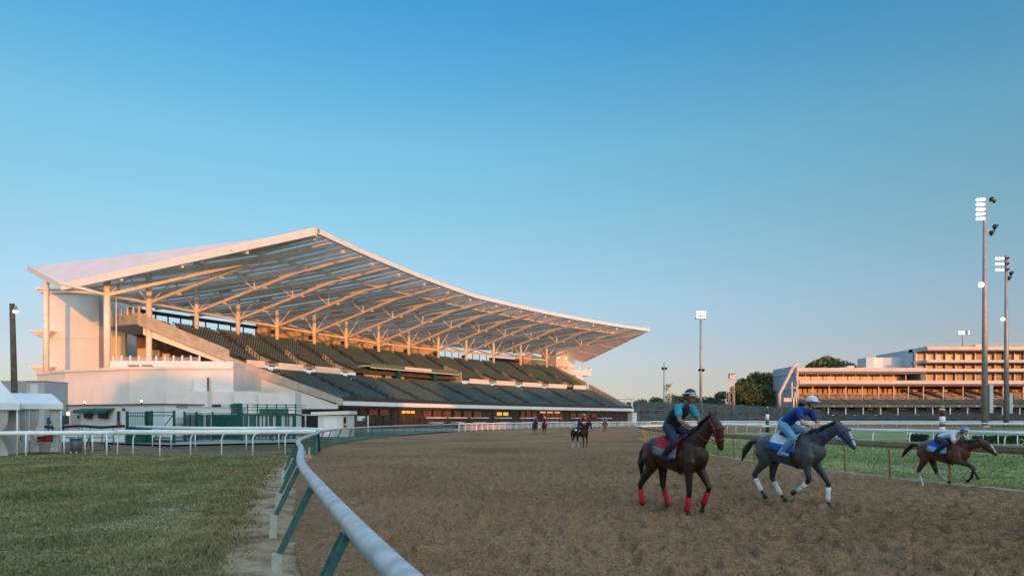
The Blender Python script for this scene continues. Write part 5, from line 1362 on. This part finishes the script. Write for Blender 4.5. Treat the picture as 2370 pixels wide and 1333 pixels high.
def blob(name, segs, voxel, m, parent, smooth_it=4, colors=None, grow=0.0):
    """one continuous surface grown over all the tapered segments; colors: per segment (rgb start, rgb end)"""
    b = MB()
    for s in segs:
        pts = [(*p[:3], p[3]+grow, (p[4] if len(p) > 4 else p[3])+grow) for p in s]; seg_tube(b, pts)
    me = bpy.data.meshes.new(name+'_src'); me.from_pydata(b.v, [], b.f); me.update()
    bm = bmesh.new(); bm.from_mesh(me); bmesh.ops.recalc_face_normals(bm, faces=bm.faces); bm.to_mesh(me); bm.free()
    o = bpy.data.objects.new(name+'_src', me); COL.objects.link(o)
    r = o.modifiers.new('r', 'REMESH'); r.mode = 'VOXEL'; r.voxel_size = voxel; r.adaptivity = 0; r.use_smooth_shade = True
    s = o.modifiers.new('s', 'SMOOTH'); s.factor = .5; s.iterations = smooth_it
    dg = bpy.context.evaluated_depsgraph_get(); ev = o.evaluated_get(dg); out = bpy.data.meshes.new_from_object(ev)
    bpy.data.objects.remove(o); bpy.data.meshes.remove(me)
    out.name = name; out.materials.clear(); out.materials.append(m)
    out.polygons.foreach_set('use_smooth', [True]*len(out.polygons))
    if colors:
        n = len(out.vertices); co_ = np.empty(n*3, np.float32); out.vertices.foreach_get('co', co_); co_ = co_.reshape(-1,3).astype(float)
        best = np.full(n, 1e9); colr = np.zeros((n,3))
        for s, (ca, cb) in zip(segs, colors):
            tot = len(s)-1
            for i in range(tot):
                p = np.array(s[i][:3]); q = np.array(s[i+1][:3]); d = q-p; L2 = d@d+1e-9
                t = np.clip(((co_-p)@d)/L2, 0, 1); rr_ = s[i][3]*(1-t)+s[i+1][3]*t
                dist = np.linalg.norm(co_-(p+t[:, None]*d), axis=1)/(rr_+.012)
                f = ((i+t)/tot)[:, None]; k = dist < best
                c = np.array(ca)*(1-f)+np.array(cb)*f
                best[k] = dist[k]; colr[k] = c[k]
        at_ = out.color_attributes.new('Coat', 'FLOAT_COLOR', 'POINT')
        at_.data.foreach_set('color', np.concatenate([colr, np.ones((n,1))], 1).astype(np.float32).ravel())
    ob = bpy.data.objects.new(name, out); COL.objects.link(ob)
    if parent is not None: ob.parent = parent
    return ob

def lerp3(a, b_, t): return tuple(a[i]+(b_[i]-a[i])*t for i in range(3))
def horse(label, loc, yaw, sc, legs, coat, points, mane, neck=((.46,1.34),(.80,1.62),(1.04,1.84)), head=((1.07,1.88),(1.26,1.70),(1.46,1.46)),
          wraps=None, cloth=None, vox=.02, socks=None, blaze=None, tail=None, pitch=0.0, bridle=(.03,.03,.035), shoulder=None):
    loc = (loc[0], loc[1], float(track_z(np.array(loc[0]), np.array(loc[1])))*.4-.03)
    r = thing('horse', label, 'horse', loc, yaw); r.scale = (sc, sc, sc)
    S = []; C = []
    def add(pts, ca, cb=None): S.append(pts); C.append((ca, cb or ca))
    dz = lambda x: pitch*x
    trunk = [(-.80,1.25,.11,.15),(-.70,1.27,.19,.24),(-.52,1.27,.255,.30),(-.30,1.25,.275,.315),(-.05,1.20,.275,.315),(.18,1.17,.27,.335),(.40,1.19,.25,.35),(.58,1.21,.215,.325),(.72,1.20,.16,.25),(.80,1.19,.11,.17)]
    add([(x,0,z+dz(x),w_,h) for x, z, w_, h in trunk], coat)
    add([(.30,0,1.47+dz(.3),.08,.07),(.46,0,1.50+dz(.46),.07,.08),(.60,0,1.47+dz(.6),.07,.08)], coat)      # withers
    (n0, n1, n2), (h0, h1, h2) = neck, head
    q = lambda p: (p[0], 0, p[1]+dz(.6)) if len(p) == 2 else (p[0], p[2], p[1]+dz(.6))
    add([(*q(n0),.16,.29),(*q(((n0[0]+n1[0])/2,(n0[1]+n1[1])/2)),.125,.235),(*q(n1),.10,.18),(*q(n2),.08,.135)], coat)
    dark = lerp3(coat, points, .45)
    hm = ((h1[0]*.55+h2[0]*.45),(h1[1]*.55+h2[1]*.45))
    add([(*q(h0),.085,.12),(*q(h1),.088,.135),(*q(hm),.068,.10),(*q(h2),.052,.068)], coat, dark)
    dx, dzz = h2[0]-h1[0], h2[1]-h1[1]; hl = math.hypot(dx, dzz); ux, uz = dx/hl, dzz/hl; nx, nz_ = uz, -ux
    if nz_ < 0: nx, nz_ = -nx, -nz_
    add([(*q((h2[0]-.02*ux,h2[1]-.02*uz)),.056,.066),(*q((h2[0]+.05*ux,h2[1]+.05*uz)),.050,.052)], dark)          # muzzle
    add([(*q((h1[0]-.02*ux-.06*nx,h1[1]-.02*uz-.06*nz_)),.06,.085),(*q((h1[0]+.06*ux-.06*nx,h1[1]+.06*uz-.06*nz_)),.05,.07)], coat)  # jaw
    for s in (-1,1):
        ex, ez = h0[0]+.02*nx, h0[1]+.10+.0*nz_
        b0 = q((ex,ez)); add([(b0[0]-.02,s*.055,b0[2]-.05,.026,.03),(b0[0]-.01,s*.068,b0[2]+.05,.022,.022),(b0[0],s*.07,b0[2]+.12,.008,.008)], coat, points)
        e0 = q((h1[0]-.03*ux+.045*nx,h1[1]-.03*uz+.045*nz_)); add([(e0[0],s*.078,e0[2],.024,.024),(e0[0]+.03*ux,s*.078,e0[2]+.03*uz,.02,.02)], coat)
        # shoulder and thigh masses
        add([(.50,s*.13,1.32+dz(.5),.10,.17),(.58,s*.15,1.08+dz(.5),.10,.15),(.54,s*.15,.92+dz(.5),.075,.10)], coat)
        add([(-.52,s*.13,1.36+dz(-.5),.13,.20),(-.56,s*.15,1.12+dz(-.5),.13,.22),(-.50,s*.15,.94+dz(-.5),.10,.16)], coat)
    hooves = []; cannons = []
    for key, (k, f, h) in legs.items():
        s = -1 if key[1] == 'R' else 1; fore = key[0] == 'F'; y = .145*s
        top = (.54,y,.96+dz(.5)) if fore else (-.50,y,.98+dz(-.5))
        kn = (k[0],y,k[1]); fe = (f[0],y,f[1]); ho = (h[0],y,h[1])
        sock = socks.get(key) if socks else None
        if fore: add([(*top,.085,.11),(*((np.array(top)*.5+np.array(kn)*.5)),.062,.08),(*kn,.052,.058)], coat, lerp3(coat, points, .8))
        else: add([(*top,.105,.15),(*((np.array(top)*.55+np.array(kn)*.45)),.072,.10),(*kn,.052,.070)], coat, lerp3(coat, points, .7))
        lo = sock or points
        add([(*kn,.050,.058),(*((np.array(kn)*.6+np.array(fe)*.4)),.034,.042),(*fe,.038,.046)], lerp3(points, lo, .3), lo)
        add([(*fe,.038,.044),(*((np.array(fe)*.45+np.array(ho)*.55)),.034,.036),(*ho,.042,.046)], lo)
        hd = (np.array(ho)-np.array(fe)); hd /= np.linalg.norm(hd); tip = np.array(ho)+hd*.045
        add([(*ho,.047,.052),(*tip,.056,.064)], (.03,.028,.026)); cannons.append((kn, fe))
    if blaze: add([(*q((h1[0]+.05*ux+.098*nx,h1[1]+.05*uz+.098*nz_)),.02,.03),(*q((h2[0]+.03*nx,h2[1]+.03*nz_)),.03,.045)], blaze)
    body = blob('body', S, vox, M['coat'], r, 5, C)
    # mane and tail
    def haircard(path, name, n, r0, drop):
        b = MB(); rr = np.random.default_rng(4)
        for i in range(n):
            t = rr.random()*(len(path)-1.001); j = int(t); f = t-j; p = np.array(path[j])*(1-f)+np.array(path[j+1])*f
            d = np.array([drop[0]*(.6+.8*rr.random()), (rr.random()-.5)*.10-.05, drop[1]*(.5+.8*rr.random())]); s = r0*(.6+.8*rr.random()); yo = (rr.random()-.5)*.05
            p = p+np.array([0,yo,0]); b.tube([tuple(p), tuple(p+d*.5+np.array([0,-.03,.01])), tuple(p+d)], [s,s*.8,s*.25], 5)
        return b
    up = lambda p, k: (p[0]-.55*k, 0, p[1]+.83*k+dz(.6))
    mp = [up(((n0[0]+n1[0])/2,(n0[1]+n1[1])/2), .23), up(n1,.175), up(n2,.125), (h0[0],0,h0[1]+.12+dz(.6))]
    mb_ = haircard(mp, 'mane', 130, .022, (-.07,-.13)); o = mesh_obj('mane', mb_.v, mb_.f, mat('mane_hair_'+label[:6], mane, .5, .2, 30, coord='obj'), None, True); o.parent = r
    tp_ = tail or [(-.86,1.38),(-.99,1.28),(-1.05,1.05),(-1.04,.72)]
    TP = [(p[0],0,p[1]+dz(-.8)) for p in tp_]
    blob('tail', [[(*TP[0],.05,.05),(*TP[1],.06,.07),(*TP[2],.075,.09),(*TP[3],.02,.03)], [(*TP[1],.05,.05),((TP[2][0]-.04),.04,TP[2][2]-.05,.05,.06),(TP[3][0]-.05,.03,TP[3][2]-.08,.012,.02)], [(*TP[1],.04,.05),((TP[2][0]+.03),-.04,TP[2][2],.045,.06),(TP[3][0]+.03,-.02,TP[3][2]+.02,.012,.02)]], max(vox,.018), M['coat'], r, 3, [(mane,mane)]*3)
    # leg wraps
    if wraps:
        for (kn, fe) in cannons:
            kn, fe = np.array(kn), np.array(fe); a = kn*.72+fe*.28; c = kn*-.12+fe*1.12
            MBw = MB(); MBw.tube([tuple(a), tuple(a*.66+c*.34), tuple(a*.33+c*.67), tuple(c)], [.058,.052,.054,.060], 14); o = mesh_obj('leg_wrap', MBw.v, MBw.f, wraps, None, True); o.parent = r
    # saddle cloth, saddle, girth
    def drape(x0, x1, a0, a1, out, m, name, nx=8, na=16, par=r, flare=0.0):
        b = MB(); xs = np.linspace(x0, x1, nx); TX = [t[0] for t in trunk]
        for x in xs:
            zc = np.interp(x, TX, [t[1] for t in trunk])+dz(x); w_ = np.interp(x, TX, [t[2] for t in trunk]); h = np.interp(x, TX, [t[3] for t in trunk])
            wt = .10*math.exp(-((x-.46)/.14)**2)
            for k in range(na):
                an = R_(a0+(a1-a0)*k/(na-1)); fl = flare*abs(an)/2
                b.v.append((x-.10*abs(an)*0, (w_+out+fl)*math.sin(an), zc+(h+out)*math.cos(an)+wt*max(0,math.cos(an))))
        for i in range(nx-1):
            for k in range(na-1): a = i*na+k; b.f.append((a, a+1, a+na+1, a+na))
        o = mesh_obj(name, b.v, b.f, m, None, True); o.parent = par
        so_ = o.modifiers.new('solid', 'SOLIDIFY'); so_.thickness = .012; so_.offset = 1
        return o
    if cloth:
        cm, trim, drop = cloth
        c_ = drape(-.30,.34,-drop,drop,.022,cm,'saddle_cloth', flare=.01)
        if trim:
            for sg in (-1,1): drape(-.30,.34,sg*(drop-24),sg*(drop+3),.036,trim,'saddle_cloth_trim',6,5,c_)
        sad = MB(); sad.ball((.10,0,1.535+dz(.1)), .12, 14, 8, (2.1,1.35,.5)); sad.ball((.30,0,1.575+dz(.3)), .07, 10, 6, (1,1.2,.8)); sad.ball((-.14,0,1.58+dz(-.1)), .08, 10, 6, (.8,1.6,.6))
        o = mesh_obj('saddle', sad.v, sad.f, M['leather'], None, True); o.parent = r
        drape(.24,.31,-178,178,.016,M['leather'],'girth',3,30)
    # bridle and reins
    br = mat('bridle_strap_'+label[:5], bridle, .5, .05)
    b = MB(); nb = (h1[0]*.35+h2[0]*.65, h1[1]*.35+h2[1]*.65)
    def ring(c, rs, rz):
        pts = []
        for k in range(17):
            an = 2*math.pi*k/16; p = q((c[0]+nx*math.sin(an)*rz, c[1]+nz_*math.sin(an)*rz)); pts.append((p[0], math.cos(an)*rs, p[2]))
        b.tube(pts, .011, 6, False)
    ring(nb, .074, .098); ring((h1[0]*.9+h0[0]*.1, h1[1]*.9+h0[1]*.1), .096, .150)
    bits = []
    for s in (-1,1):
        a = q(h0); c = q(nb); e = q((h2[0]*.85+h1[0]*.15-.03*nx, h2[1]*.85+h1[1]*.15-.03*nz_)); b.tube([(a[0],s*.092,a[2]+.03),(q(h1)[0],s*.098,q(h1)[2]),(c[0],s*.076,c[2])], .010, 6)
        bits.append((e[0], s*.062, e[2]))
    o = mesh_obj('bridle', b.v, b.f, br, None, True); o.parent = r
    for bt in bits:
        s = 1 if bt[1] > 0 else -1; b = MB(); hx = (.62, s*.08, 1.70+dz(.4)); mid = ((bt[0]+hx[0])/2, s*.11, (bt[2]+hx[2])/2-.05); b.tube([bt, mid, hx], .010, 6); o = mesh_obj('rein', b.v, b.f, br, None, True); o.parent = r
    for s in (-1,1):
        e = q((h1[0]-.01*ux+.05*nx,h1[1]-.01*uz+.05*nz_)); o = mesh_obj('eye', (eb := MB().ball((e[0],s*.094,e[2]),.017,8,6)).v, eb.f, M['eye'], None, True); o.parent = r
    return r
M['leather'] = mat('saddle_leather', (.025,.02,.018), .4, .1); M['eye'] = mat('dark_eye', (.01,.008,.006), .1, 0)

def rider(label, loc, yaw, sc, skin, shirt, legs_c, boots, helmet, vest=None, helmet2=None, vox=.011, lean=0.0, crouch=0.0, gloves=None, hair=(.03,.02,.015), turn=0.0, pitch=0.0):
    """kneeling-in-the-stirrups exercise rider, in the horse's own frame"""
    loc = (loc[0], loc[1], float(track_z(np.array(loc[0]), np.array(loc[1])))*.4-.03)
    base = Vector((.02, 0, 1.12)); r = thing('person', label, 'person', Vector(loc)+Matrix.Rotation(yaw, 3, 'Z')@(base*sc), yaw); r.scale = (sc, sc, sc)
    def o_(p): return (p[0]-base.x, p[1]-base.y, p[2]-base.z+pitch*p[0])
    pel = (-.10,0,1.80-crouch*.30); ch = (.20+lean*.16,0,2.10-crouch*.46-lean*.10); nk = (.34+lean*.20,0,2.24-crouch*.52-lean*.16); hd = (.45+lean*.24+.04*crouch,turn*.03,2.37-crouch*.52-lean*.20)
    F = []; cs = []
    def add(l, pts, ca, cb=None): l.append([(*o_(p[:3]), *p[3:]) for p in pts]); cs.append((ca, cb or ca))
    torso = [(*pel,.155,.12),((pel[0]*.55+ch[0]*.45),0,(pel[2]*.55+ch[2]*.45)+.02,.145,.105),(*ch,.175,.115),((ch[0]*.45+nk[0]*.55),0,(ch[2]*.45+nk[2]*.55),.15,.08)]
    add(F, torso, skin); add(F, [(*nk,.055,.058),((nk[0]+hd[0])/2,0,(nk[2]+hd[2])/2-.02,.052,.055)], skin)
    # head: skull, jaw, nose, lips, ears
    add(F, [(hd[0]-.03,hd[1],hd[2]+.03,.078,.092),(hd[0]+.02,hd[1],hd[2]-.02,.072,.09)], skin)
    add(F, [(hd[0]+.035,hd[1],hd[2]-.07,.052,.05),(hd[0]+.065,hd[1],hd[2]-.105,.036,.034)], skin)
    add(F, [(hd[0]+.10,hd[1],hd[2]+.0,.012,.014),(hd[0]+.118,hd[1],hd[2]-.035,.018,.016)], skin)
    add(F, [(hd[0]+.092,hd[1]-.018,hd[2]-.075,.011),(hd[0]+.092,hd[1]+.018,hd[2]-.075,.011)], lerp3(skin,(.25,.05,.05),.4))
    for s in (-1,1): add(F, [(hd[0]-.015,hd[1]+s*.078,hd[2]-.03,.012,.026),(hd[0]-.02,hd[1]+s*.088,hd[2]+.005,.010,.024)], skin)
    arms = {}; lg = {}
    for s in (-1,1):
        sh = (nk[0]-.05,s*.19,nk[2]-.09); el = (sh[0]+.13-.05*crouch,s*.265,sh[2]-.25+crouch*.10); ha = (.60,s*.075,1.735-crouch*.06)
        arms[s] = (sh, el, ha); wr = tuple(np.array(el)*.12+np.array(ha)*.88)
        add(F, [(*sh,.062,.062),(*(np.array(sh)*.5+np.array(el)*.5),.05,.05),(*el,.043,.043)], skin); add(F, [(*el,.043,.043),(*(np.array(el)*.6+np.array(ha)*.4),.040,.040),(*wr,.028,.026)], skin)
        hdv = np.array(ha)-np.array(wr); hdv /= np.linalg.norm(hdv); hc = gloves or skin
        palm0 = np.array(wr)+hdv*.01; palm1 = np.array(ha)+hdv*.045; add(F, [(*palm0,.030,.024),(*palm1,.040,.022)], hc)
        for fi, (off, ln) in enumerate(((-.030,.062),(-.010,.070),(.010,.066),(.030,.052))):    # curled round the rein
            k0 = palm1+np.array([.004,0,off*.9]); k1 = k0+hdv*ln*.5+np.array([.0,-s*.012,0]); k2 = k1+np.array([-.006,-s*.03,-.004]); k3 = k2-hdv*.024+np.array([0,-s*.004,0])
            add(F, [(*k0,.0105),(*k1,.010),(*k2,.009),(*k3,.008)], hc)
        t0 = palm0*.5+palm1*.5+np.array([0,0,.03]); add(F, [(*t0,.012),(*(t0+hdv*.035+np.array([0,-s*.012,.012])),.011),(*(t0+hdv*.058+np.array([0,-s*.03,.004])),.009)], hc)
        hip = (pel[0]+.02,s*.11,pel[2]-.04); kn = (.36,s*.315,1.50-crouch*.02); an = (.04-.06*crouch,s*.335,1.18); to = (.22-.06*crouch,s*.345,1.125)
        lg[s] = (hip, kn, an, to)
        add(F, [(*hip,.098,.10),(*(np.array(hip)*.5+np.array(kn)*.5),.082,.085),(*kn,.058,.062)], skin); add(F, [(*kn,.056,.060),(*(np.array(kn)*.6+np.array(an)*.4),.054,.062),(*an,.036,.040)], skin); add(F, [(an[0]-.04,an[1],an[2]-.03,.034,.036),(*to,.036,.026)], skin)
    body = blob('body', F, vox, M['skin'], r, 3, cs)
    # clothing follows the body
    v2 = max(vox*1.15, .013)
    def cl(name, segs, m, g): return blob(name, [[(*o_(p[:3]), *p[3:]) for p in s] for s in segs], v2, m, r, 3, None, g)
    sl = []
    for s in (-1,1):
        sh, el, ha = arms[s]; sl.append([(*sh,.066,.066),(*(np.array(sh)*.40+np.array(el)*.60),.060,.060)])
    cl('shirt', [torso]+sl, shirt, .014)
    tr_ = [[(pel[0],0,pel[2]+.05,.150,.12),(pel[0]-.01,0,pel[2]-.06,.155,.125)]]; bt = []
    for s in (-1,1):
        hip, kn, an, to = lg[s]; tr_ += [[(*hip,.10,.105),(*(np.array(hip)*.5+np.array(kn)*.5),.085,.09),(*kn,.062,.066)], [(*kn,.060,.064),(*(np.array(kn)*.55+np.array(an)*.45),.056,.062)]]
        bt += [[(*(np.array(kn)*.62+np.array(an)*.38),.056,.064),(*an,.042,.046)], [(an[0]-.045,an[1],an[2]-.03,.036,.04),(*to,.040,.030)]]
    cl('trousers', tr_, legs_c, .012)
    for s in (0,1): cl('boot', bt[s*2:s*2+2], boots, .012)
    if vest: cl('vest', [[(pel[0]*.8+ch[0]*.2,0,pel[2]*.8+ch[2]*.2,.150,.115),((pel[0]*.5+ch[0]*.5),0,(pel[2]*.5+ch[2]*.5)+.02,.150,.112),(*ch,.168,.122),((ch[0]*.55+nk[0]*.45),0,(ch[2]*.55+nk[2]*.45),.115,.10)]], vest, .026)
    # helmet with peak, hair, goggles strap
    hp = o_(hd); b = MB(); n0 = 16
    for j in range(8):
        ph = math.pi*.56*j/7
        for i in range(n0): a = 2*math.pi*i/n0; b.v.append((hp[0]-.012+.128*math.sin(ph)*math.cos(a), hp[1]+.108*math.sin(ph)*math.sin(a), hp[2]+.035+.118*math.cos(ph)))
    for j in range(7):
        for i in range(n0): a = j*n0+i; c = j*n0+(i+1) % n0; b.f.append((a, c, c+n0, a+n0))
    o = mesh_obj('helmet', b.v, b.f, helmet, None, True); o.parent = r; so_ = o.modifiers.new('solid', 'SOLIDIFY'); so_.thickness = .012
    pk = MB(); 
    for i in range(9):
        a = R_(-62+124*i/8); pk.v += [(hp[0]-.012+.12*math.cos(a), hp[1]+.105*math.sin(a), hp[2]+.035), (hp[0]-.012+.20*math.cos(a)*(1 if abs(a) < .9 else .93), hp[1]+.115*math.sin(a), hp[2]+.012)]
    for i in range(8): a = 2*i; pk.f.append((a, a+2, a+3, a+1))
    p_ = mesh_obj('peak', pk.v, pk.f, helmet2 or helmet, None, True); p_.parent = o; so_ = p_.modifiers.new('solid', 'SOLIDIFY'); so_.thickness = .008
    if helmet2:
        st_ = MB(); st_.tube([(hp[0]-.012+.131*math.cos(2*math.pi*i/20), hp[1]+.111*math.sin(2*math.pi*i/20), hp[2]+.058) for i in range(21)], .013, 6, False); st_ = mesh_obj('band', st_.v, st_.f, helmet2, None, True); st_.parent = o
    hm_ = MB().ball((hp[0]-.05,hp[1],hp[2]-.035), .075, 12, 8, (.8,1.02,.8)); hr = mesh_obj('hair', hm_.v, hm_.f, mat('hair_'+label[:5], hair, .6, .1), None, True); hr.parent = r
    for s in (-1,1):
        e = MB().ball((hp[0]+.088,hp[1]+s*.032,hp[2]+.004), .012, 8, 6); e = mesh_obj('eye', e.v, e.f, M['eye'], None, True); e.parent = r
        ir_ = MB(); hip, kn, an, to = lg[s]; a = o_(to); ir_.tube([(a[0]-.05,a[1]-.045,a[2]-.03),(a[0]-.05,a[1]+.045,a[2]-.03),(a[0]-.05,a[1]+.03,a[2]+.05),(a[0]-.05,a[1]-.03,a[2]+.05),(a[0]-.05,a[1]-.045,a[2]-.03)], .008, 6)
    return r

def gp(px, d): return (gx(px, d), d, 0.0)
K = lambda s, rgb, **k: mat('cloth_'+s, rgb, .8, .15, 9, .2, 60, coord='obj', **k)
T_teal, T_black, T_navy, T_red, T_white = K('teal', (.04,.30,.42)), K('black', (.016,.017,.024)), K('navy', (.012,.045,.22)), K('red', (.42,.012,.025)), K('white', (.62,.64,.67))
T_jean, T_denim, T_blue, T_blk2, T_lblue = K('light_jeans', (.17,.32,.50)), K('dark_denim', (.025,.035,.07)), K('blue', (.015,.09,.36)), K('boots', (.02,.018,.02)), K('pale_blue', (.22,.40,.72))
H_black, H_white, H_blue = mat('helmet_black', (.02,.022,.028), .3, .1), mat('helmet_white', (.70,.72,.78), .35, .05), mat('helmet_blue', (.06,.20,.55), .35, .1)
bay, dbay, grey, chest, blk = (.125,.045,.022), (.045,.018,.013), (.078,.078,.088), (.34,.105,.035), (.014,.011,.011)
tan, fair = (.30,.14,.08), (.42,.24,.17)

# dark bay trotting toward the camera, red wraps
h1 = (gx(1561,13.25), 13.25, .0)
HL = {'FR':((.56,.50),(.50,.16),(.55,.055)), 'FL':((.80,.60),(.66,.30),(.62,.18)), 'HR':((-.88,.53),(-.82,.18),(-.80,.055)), 'HL':((-.50,.53),(-.36,.18),(-.31,.055))}
horse('dark bay horse with red leg wraps and a red saddle cloth trotting toward the camera', h1, R_(-60), .96, HL, dbay, blk, blk, neck=((.46,1.34),(.78,1.64),(.98,1.86)), head=((1.02,1.90),(1.16,1.72),(1.22,1.42)), wraps=K('red_wrap', (.48,.01,.02)), cloth=(T_red, K('grey', (.16,.17,.19)), 92), bridle=(.30,.02,.03), vox=.017, tail=[(-.86,1.38),(-.97,1.22),(-1.02,.98),(-1.0,.72)])
rider('person in a teal shirt and black vest riding the dark bay with red wraps', h1, R_(-60), .96, tan, T_teal, T_denim, T_blk2, H_black, T_black, H_white, .0105, gloves=(.02,.02,.022))
# grey at a canter
h2 = (gx(1826,14.5), 14.5, .0)
HL = {'FR':((.60,.60),(.36,.36),(.24,.31)), 'FL':((.86,.56),(.84,.20),(.90,.06)), 'HR':((-.82,.62),(-.64,.30),(-.54,.17)), 'HL':((-.56,.56),(-.34,.22),(-.22,.10))}
horse('dapple grey horse with white leg wraps cantering along the dirt', h2, R_(-59), .96, HL, grey, (.03,.03,.034), (.02,.02,.024), neck=((.46,1.34),(.84,1.56),(1.12,1.72)), head=((1.16,1.74),(1.33,1.60),(1.50,1.36)), wraps=K('white_wrap', (.66,.66,.68)), cloth=(T_white, T_blue, 88), bridle=(.03,.05,.30), blaze=(.40,.40,.42), vox=.018, tail=[(-.86,1.38),(-1.02,1.36),(-1.18,1.18),(-1.28,.98)])
rider('person in a dark blue shirt, light jeans and white helmet riding the dapple grey', h2, R_(-59), .96, fair, T_navy, T_jean, T_jean, H_white, None, None, .011, lean=.55)
# bay flat out along the inner rail
h3 = (gx(2182,17.7), 17.7, .0)
HL = {'FR':((.98,.86),(1.16,.62),(1.22,.52)), 'FL':((.90,.74),(.82,.44),(.72,.36)), 'HR':((-.74,.54),(-.60,.20),(-.56,.06)), 'HL':((-.32,.52),(-.04,.34),(.08,.27))}
horse('reddish bay horse with a blue saddle cloth galloping beside the tan inner rail', h3, R_(-70), .82, HL, bay, blk, blk, neck=((.46,1.34),(.88,1.46),(1.18,1.52)), head=((1.22,1.55),(1.42,1.44),(1.63,1.24)), wraps=None, cloth=(T_blue, T_lblue, 88), socks={'HR':(.6,.6,.6),'HL':(.5,.5,.5)}, blaze=(.42,.40,.40), vox=.020, tail=[(-.86,1.38),(-1.05,1.40),(-1.28,1.22),(-1.45,1.02)])
rider('person crouched low in a white top and blue cap riding the reddish bay', h3, R_(-70), .83, fair, T_white, T_denim, T_blk2, H_blue, None, H_white, .012, lean=.9, crouch=.62)
# walking dark bay in the middle distance
h4 = (gx(1343,42.4), 42.4, .0)
HL = {'FR':((.58,.50),(.52,.16),(.56,.055)), 'FL':((.62,.50),(.56,.16),(.60,.055)), 'HR':((-.76,.53),(-.70,.18),(-.68,.055)), 'HL':((-.52,.53),(-.42,.18),(-.38,.055))}
horse('dark bay horse with a white blaze and white hind wraps standing on the open dirt', h4, R_(-58), .86, HL, dbay, blk, blk, head=((1.07,1.88),(1.24,1.72),(1.38,1.46)), cloth=(T_black, T_white, 80), socks={'HR':(.6,.6,.62),'HL':(.55,.55,.58)}, blaze=(.55,.55,.56), vox=.03)
rider('person in a red top and dark vest riding the dark bay with white blaze', h4, R_(-58), .86, tan, K('bright_red', (.50,.01,.03)), T_denim, T_blk2, mat('helmet_grey', (.25,.30,.36), .35, .1), T_black, None, .016, gloves=(.02,.02,.02))
HW = {'FR':((.56,.50),(.50,.16),(.55,.055)), 'FL':((.74,.58),(.62,.26),(.62,.14)), 'HR':((-.80,.53),(-.74,.18),(-.72,.055)), 'HL':((-.48,.53),(-.38,.18),(-.34,.055))}
h5 = (gx(1238,80), 80, 0)
horse('almost black horse on the far track carrying a rider in dark blue', h5, R_(-80), .86, HW, (.03,.015,.014), blk, blk, cloth=(T_navy, None, 80), vox=.04)
rider('person in a dark blue jacket with a red cap on the far track', h5, R_(-80), .86, tan, T_navy, T_navy, T_blk2, mat('helmet_red', (.35,.06,.07), .4, .1), None, None, .02)
h6 = (gx(1260,80.5), 80.5, 0)
horse('dark horse with a pale face mark beside the almost black horse', h6, R_(-86), .85, HW, dbay, blk, blk, cloth=(T_black, None, 80), blaze=(.5,.48,.46), vox=.04)
rider('person in black with a pale blue helmet on the far track', h6, R_(-86), .85, fair, T_black, T_denim, T_blk2, mat('helmet_pale', (.35,.5,.58), .4, .1), None, None, .02)
h7 = (gx(1400,96), 96, 0)
horse('bright chestnut horse farthest off on the track', h7, R_(-100), .84, HW, chest, (.16,.05,.02), (.30,.10,.035), cloth=(T_red, None, 70), vox=.04)
rider('person in a dark vest riding the bright chestnut horse', h7, R_(-100), .84, tan, T_lblue, T_denim, T_blk2, mat('helmet_violet', (.16,.10,.28), .4, .1), T_black, None, .02)
# ------------------------------------------------------------------ belt of trees behind the camera (it shades the low ground)
def belt():
    V, F = [], []; L = 0
    rr = np.random.default_rng(3)
    x = -140.0
    while x < 420:
        u = .91*x + .40*(-80)
        h = float(np.interp(u, [-200,-60,-17,-13,-8,-4,3,8,20,60,115,128,340,380], [13,11.5,11.0,16.5,16.5,15.5,15.5,17,21.5,21.5,22,25.5,26.5,24]))+1.8*rr.random()
        gap = 30 < u < 48
        if gap: h = 6.2+.7*rr.random()
        w = 2.5 if 26 < u < 52 or -25 < u < 10 else 6.0
        m = MB(); m.ball((x, -80+4*rr.random(), h*.52), 1.0, 14, 10, (w, 5, h*.5)); m.cyl((x,-80,-.2), (x,-80,h*.5), .35, .2, 8)
        n = len(V); V += m.v; F += [tuple(n+i for i in f) for f in m.f]
        x += w*.75
    V = np.array(V); k = V[:, 2] > .8
    V[k] += (np.stack([vnoise(V[k,0]*.9, V[k,2]*.9, 5), vnoise(V[k,1]*.9, V[k,2], 6), vnoise(V[k,0], V[k,1]+V[k,2]*1.3, 7)], 1)-.5)*1.6
    return V.tolist(), F
v, f = belt(); o = mesh_obj('treeline', v, f, mat('treeline_leaf', (.04,.07,.025), .9, .3, .5)); tag(o, kind='stuff')
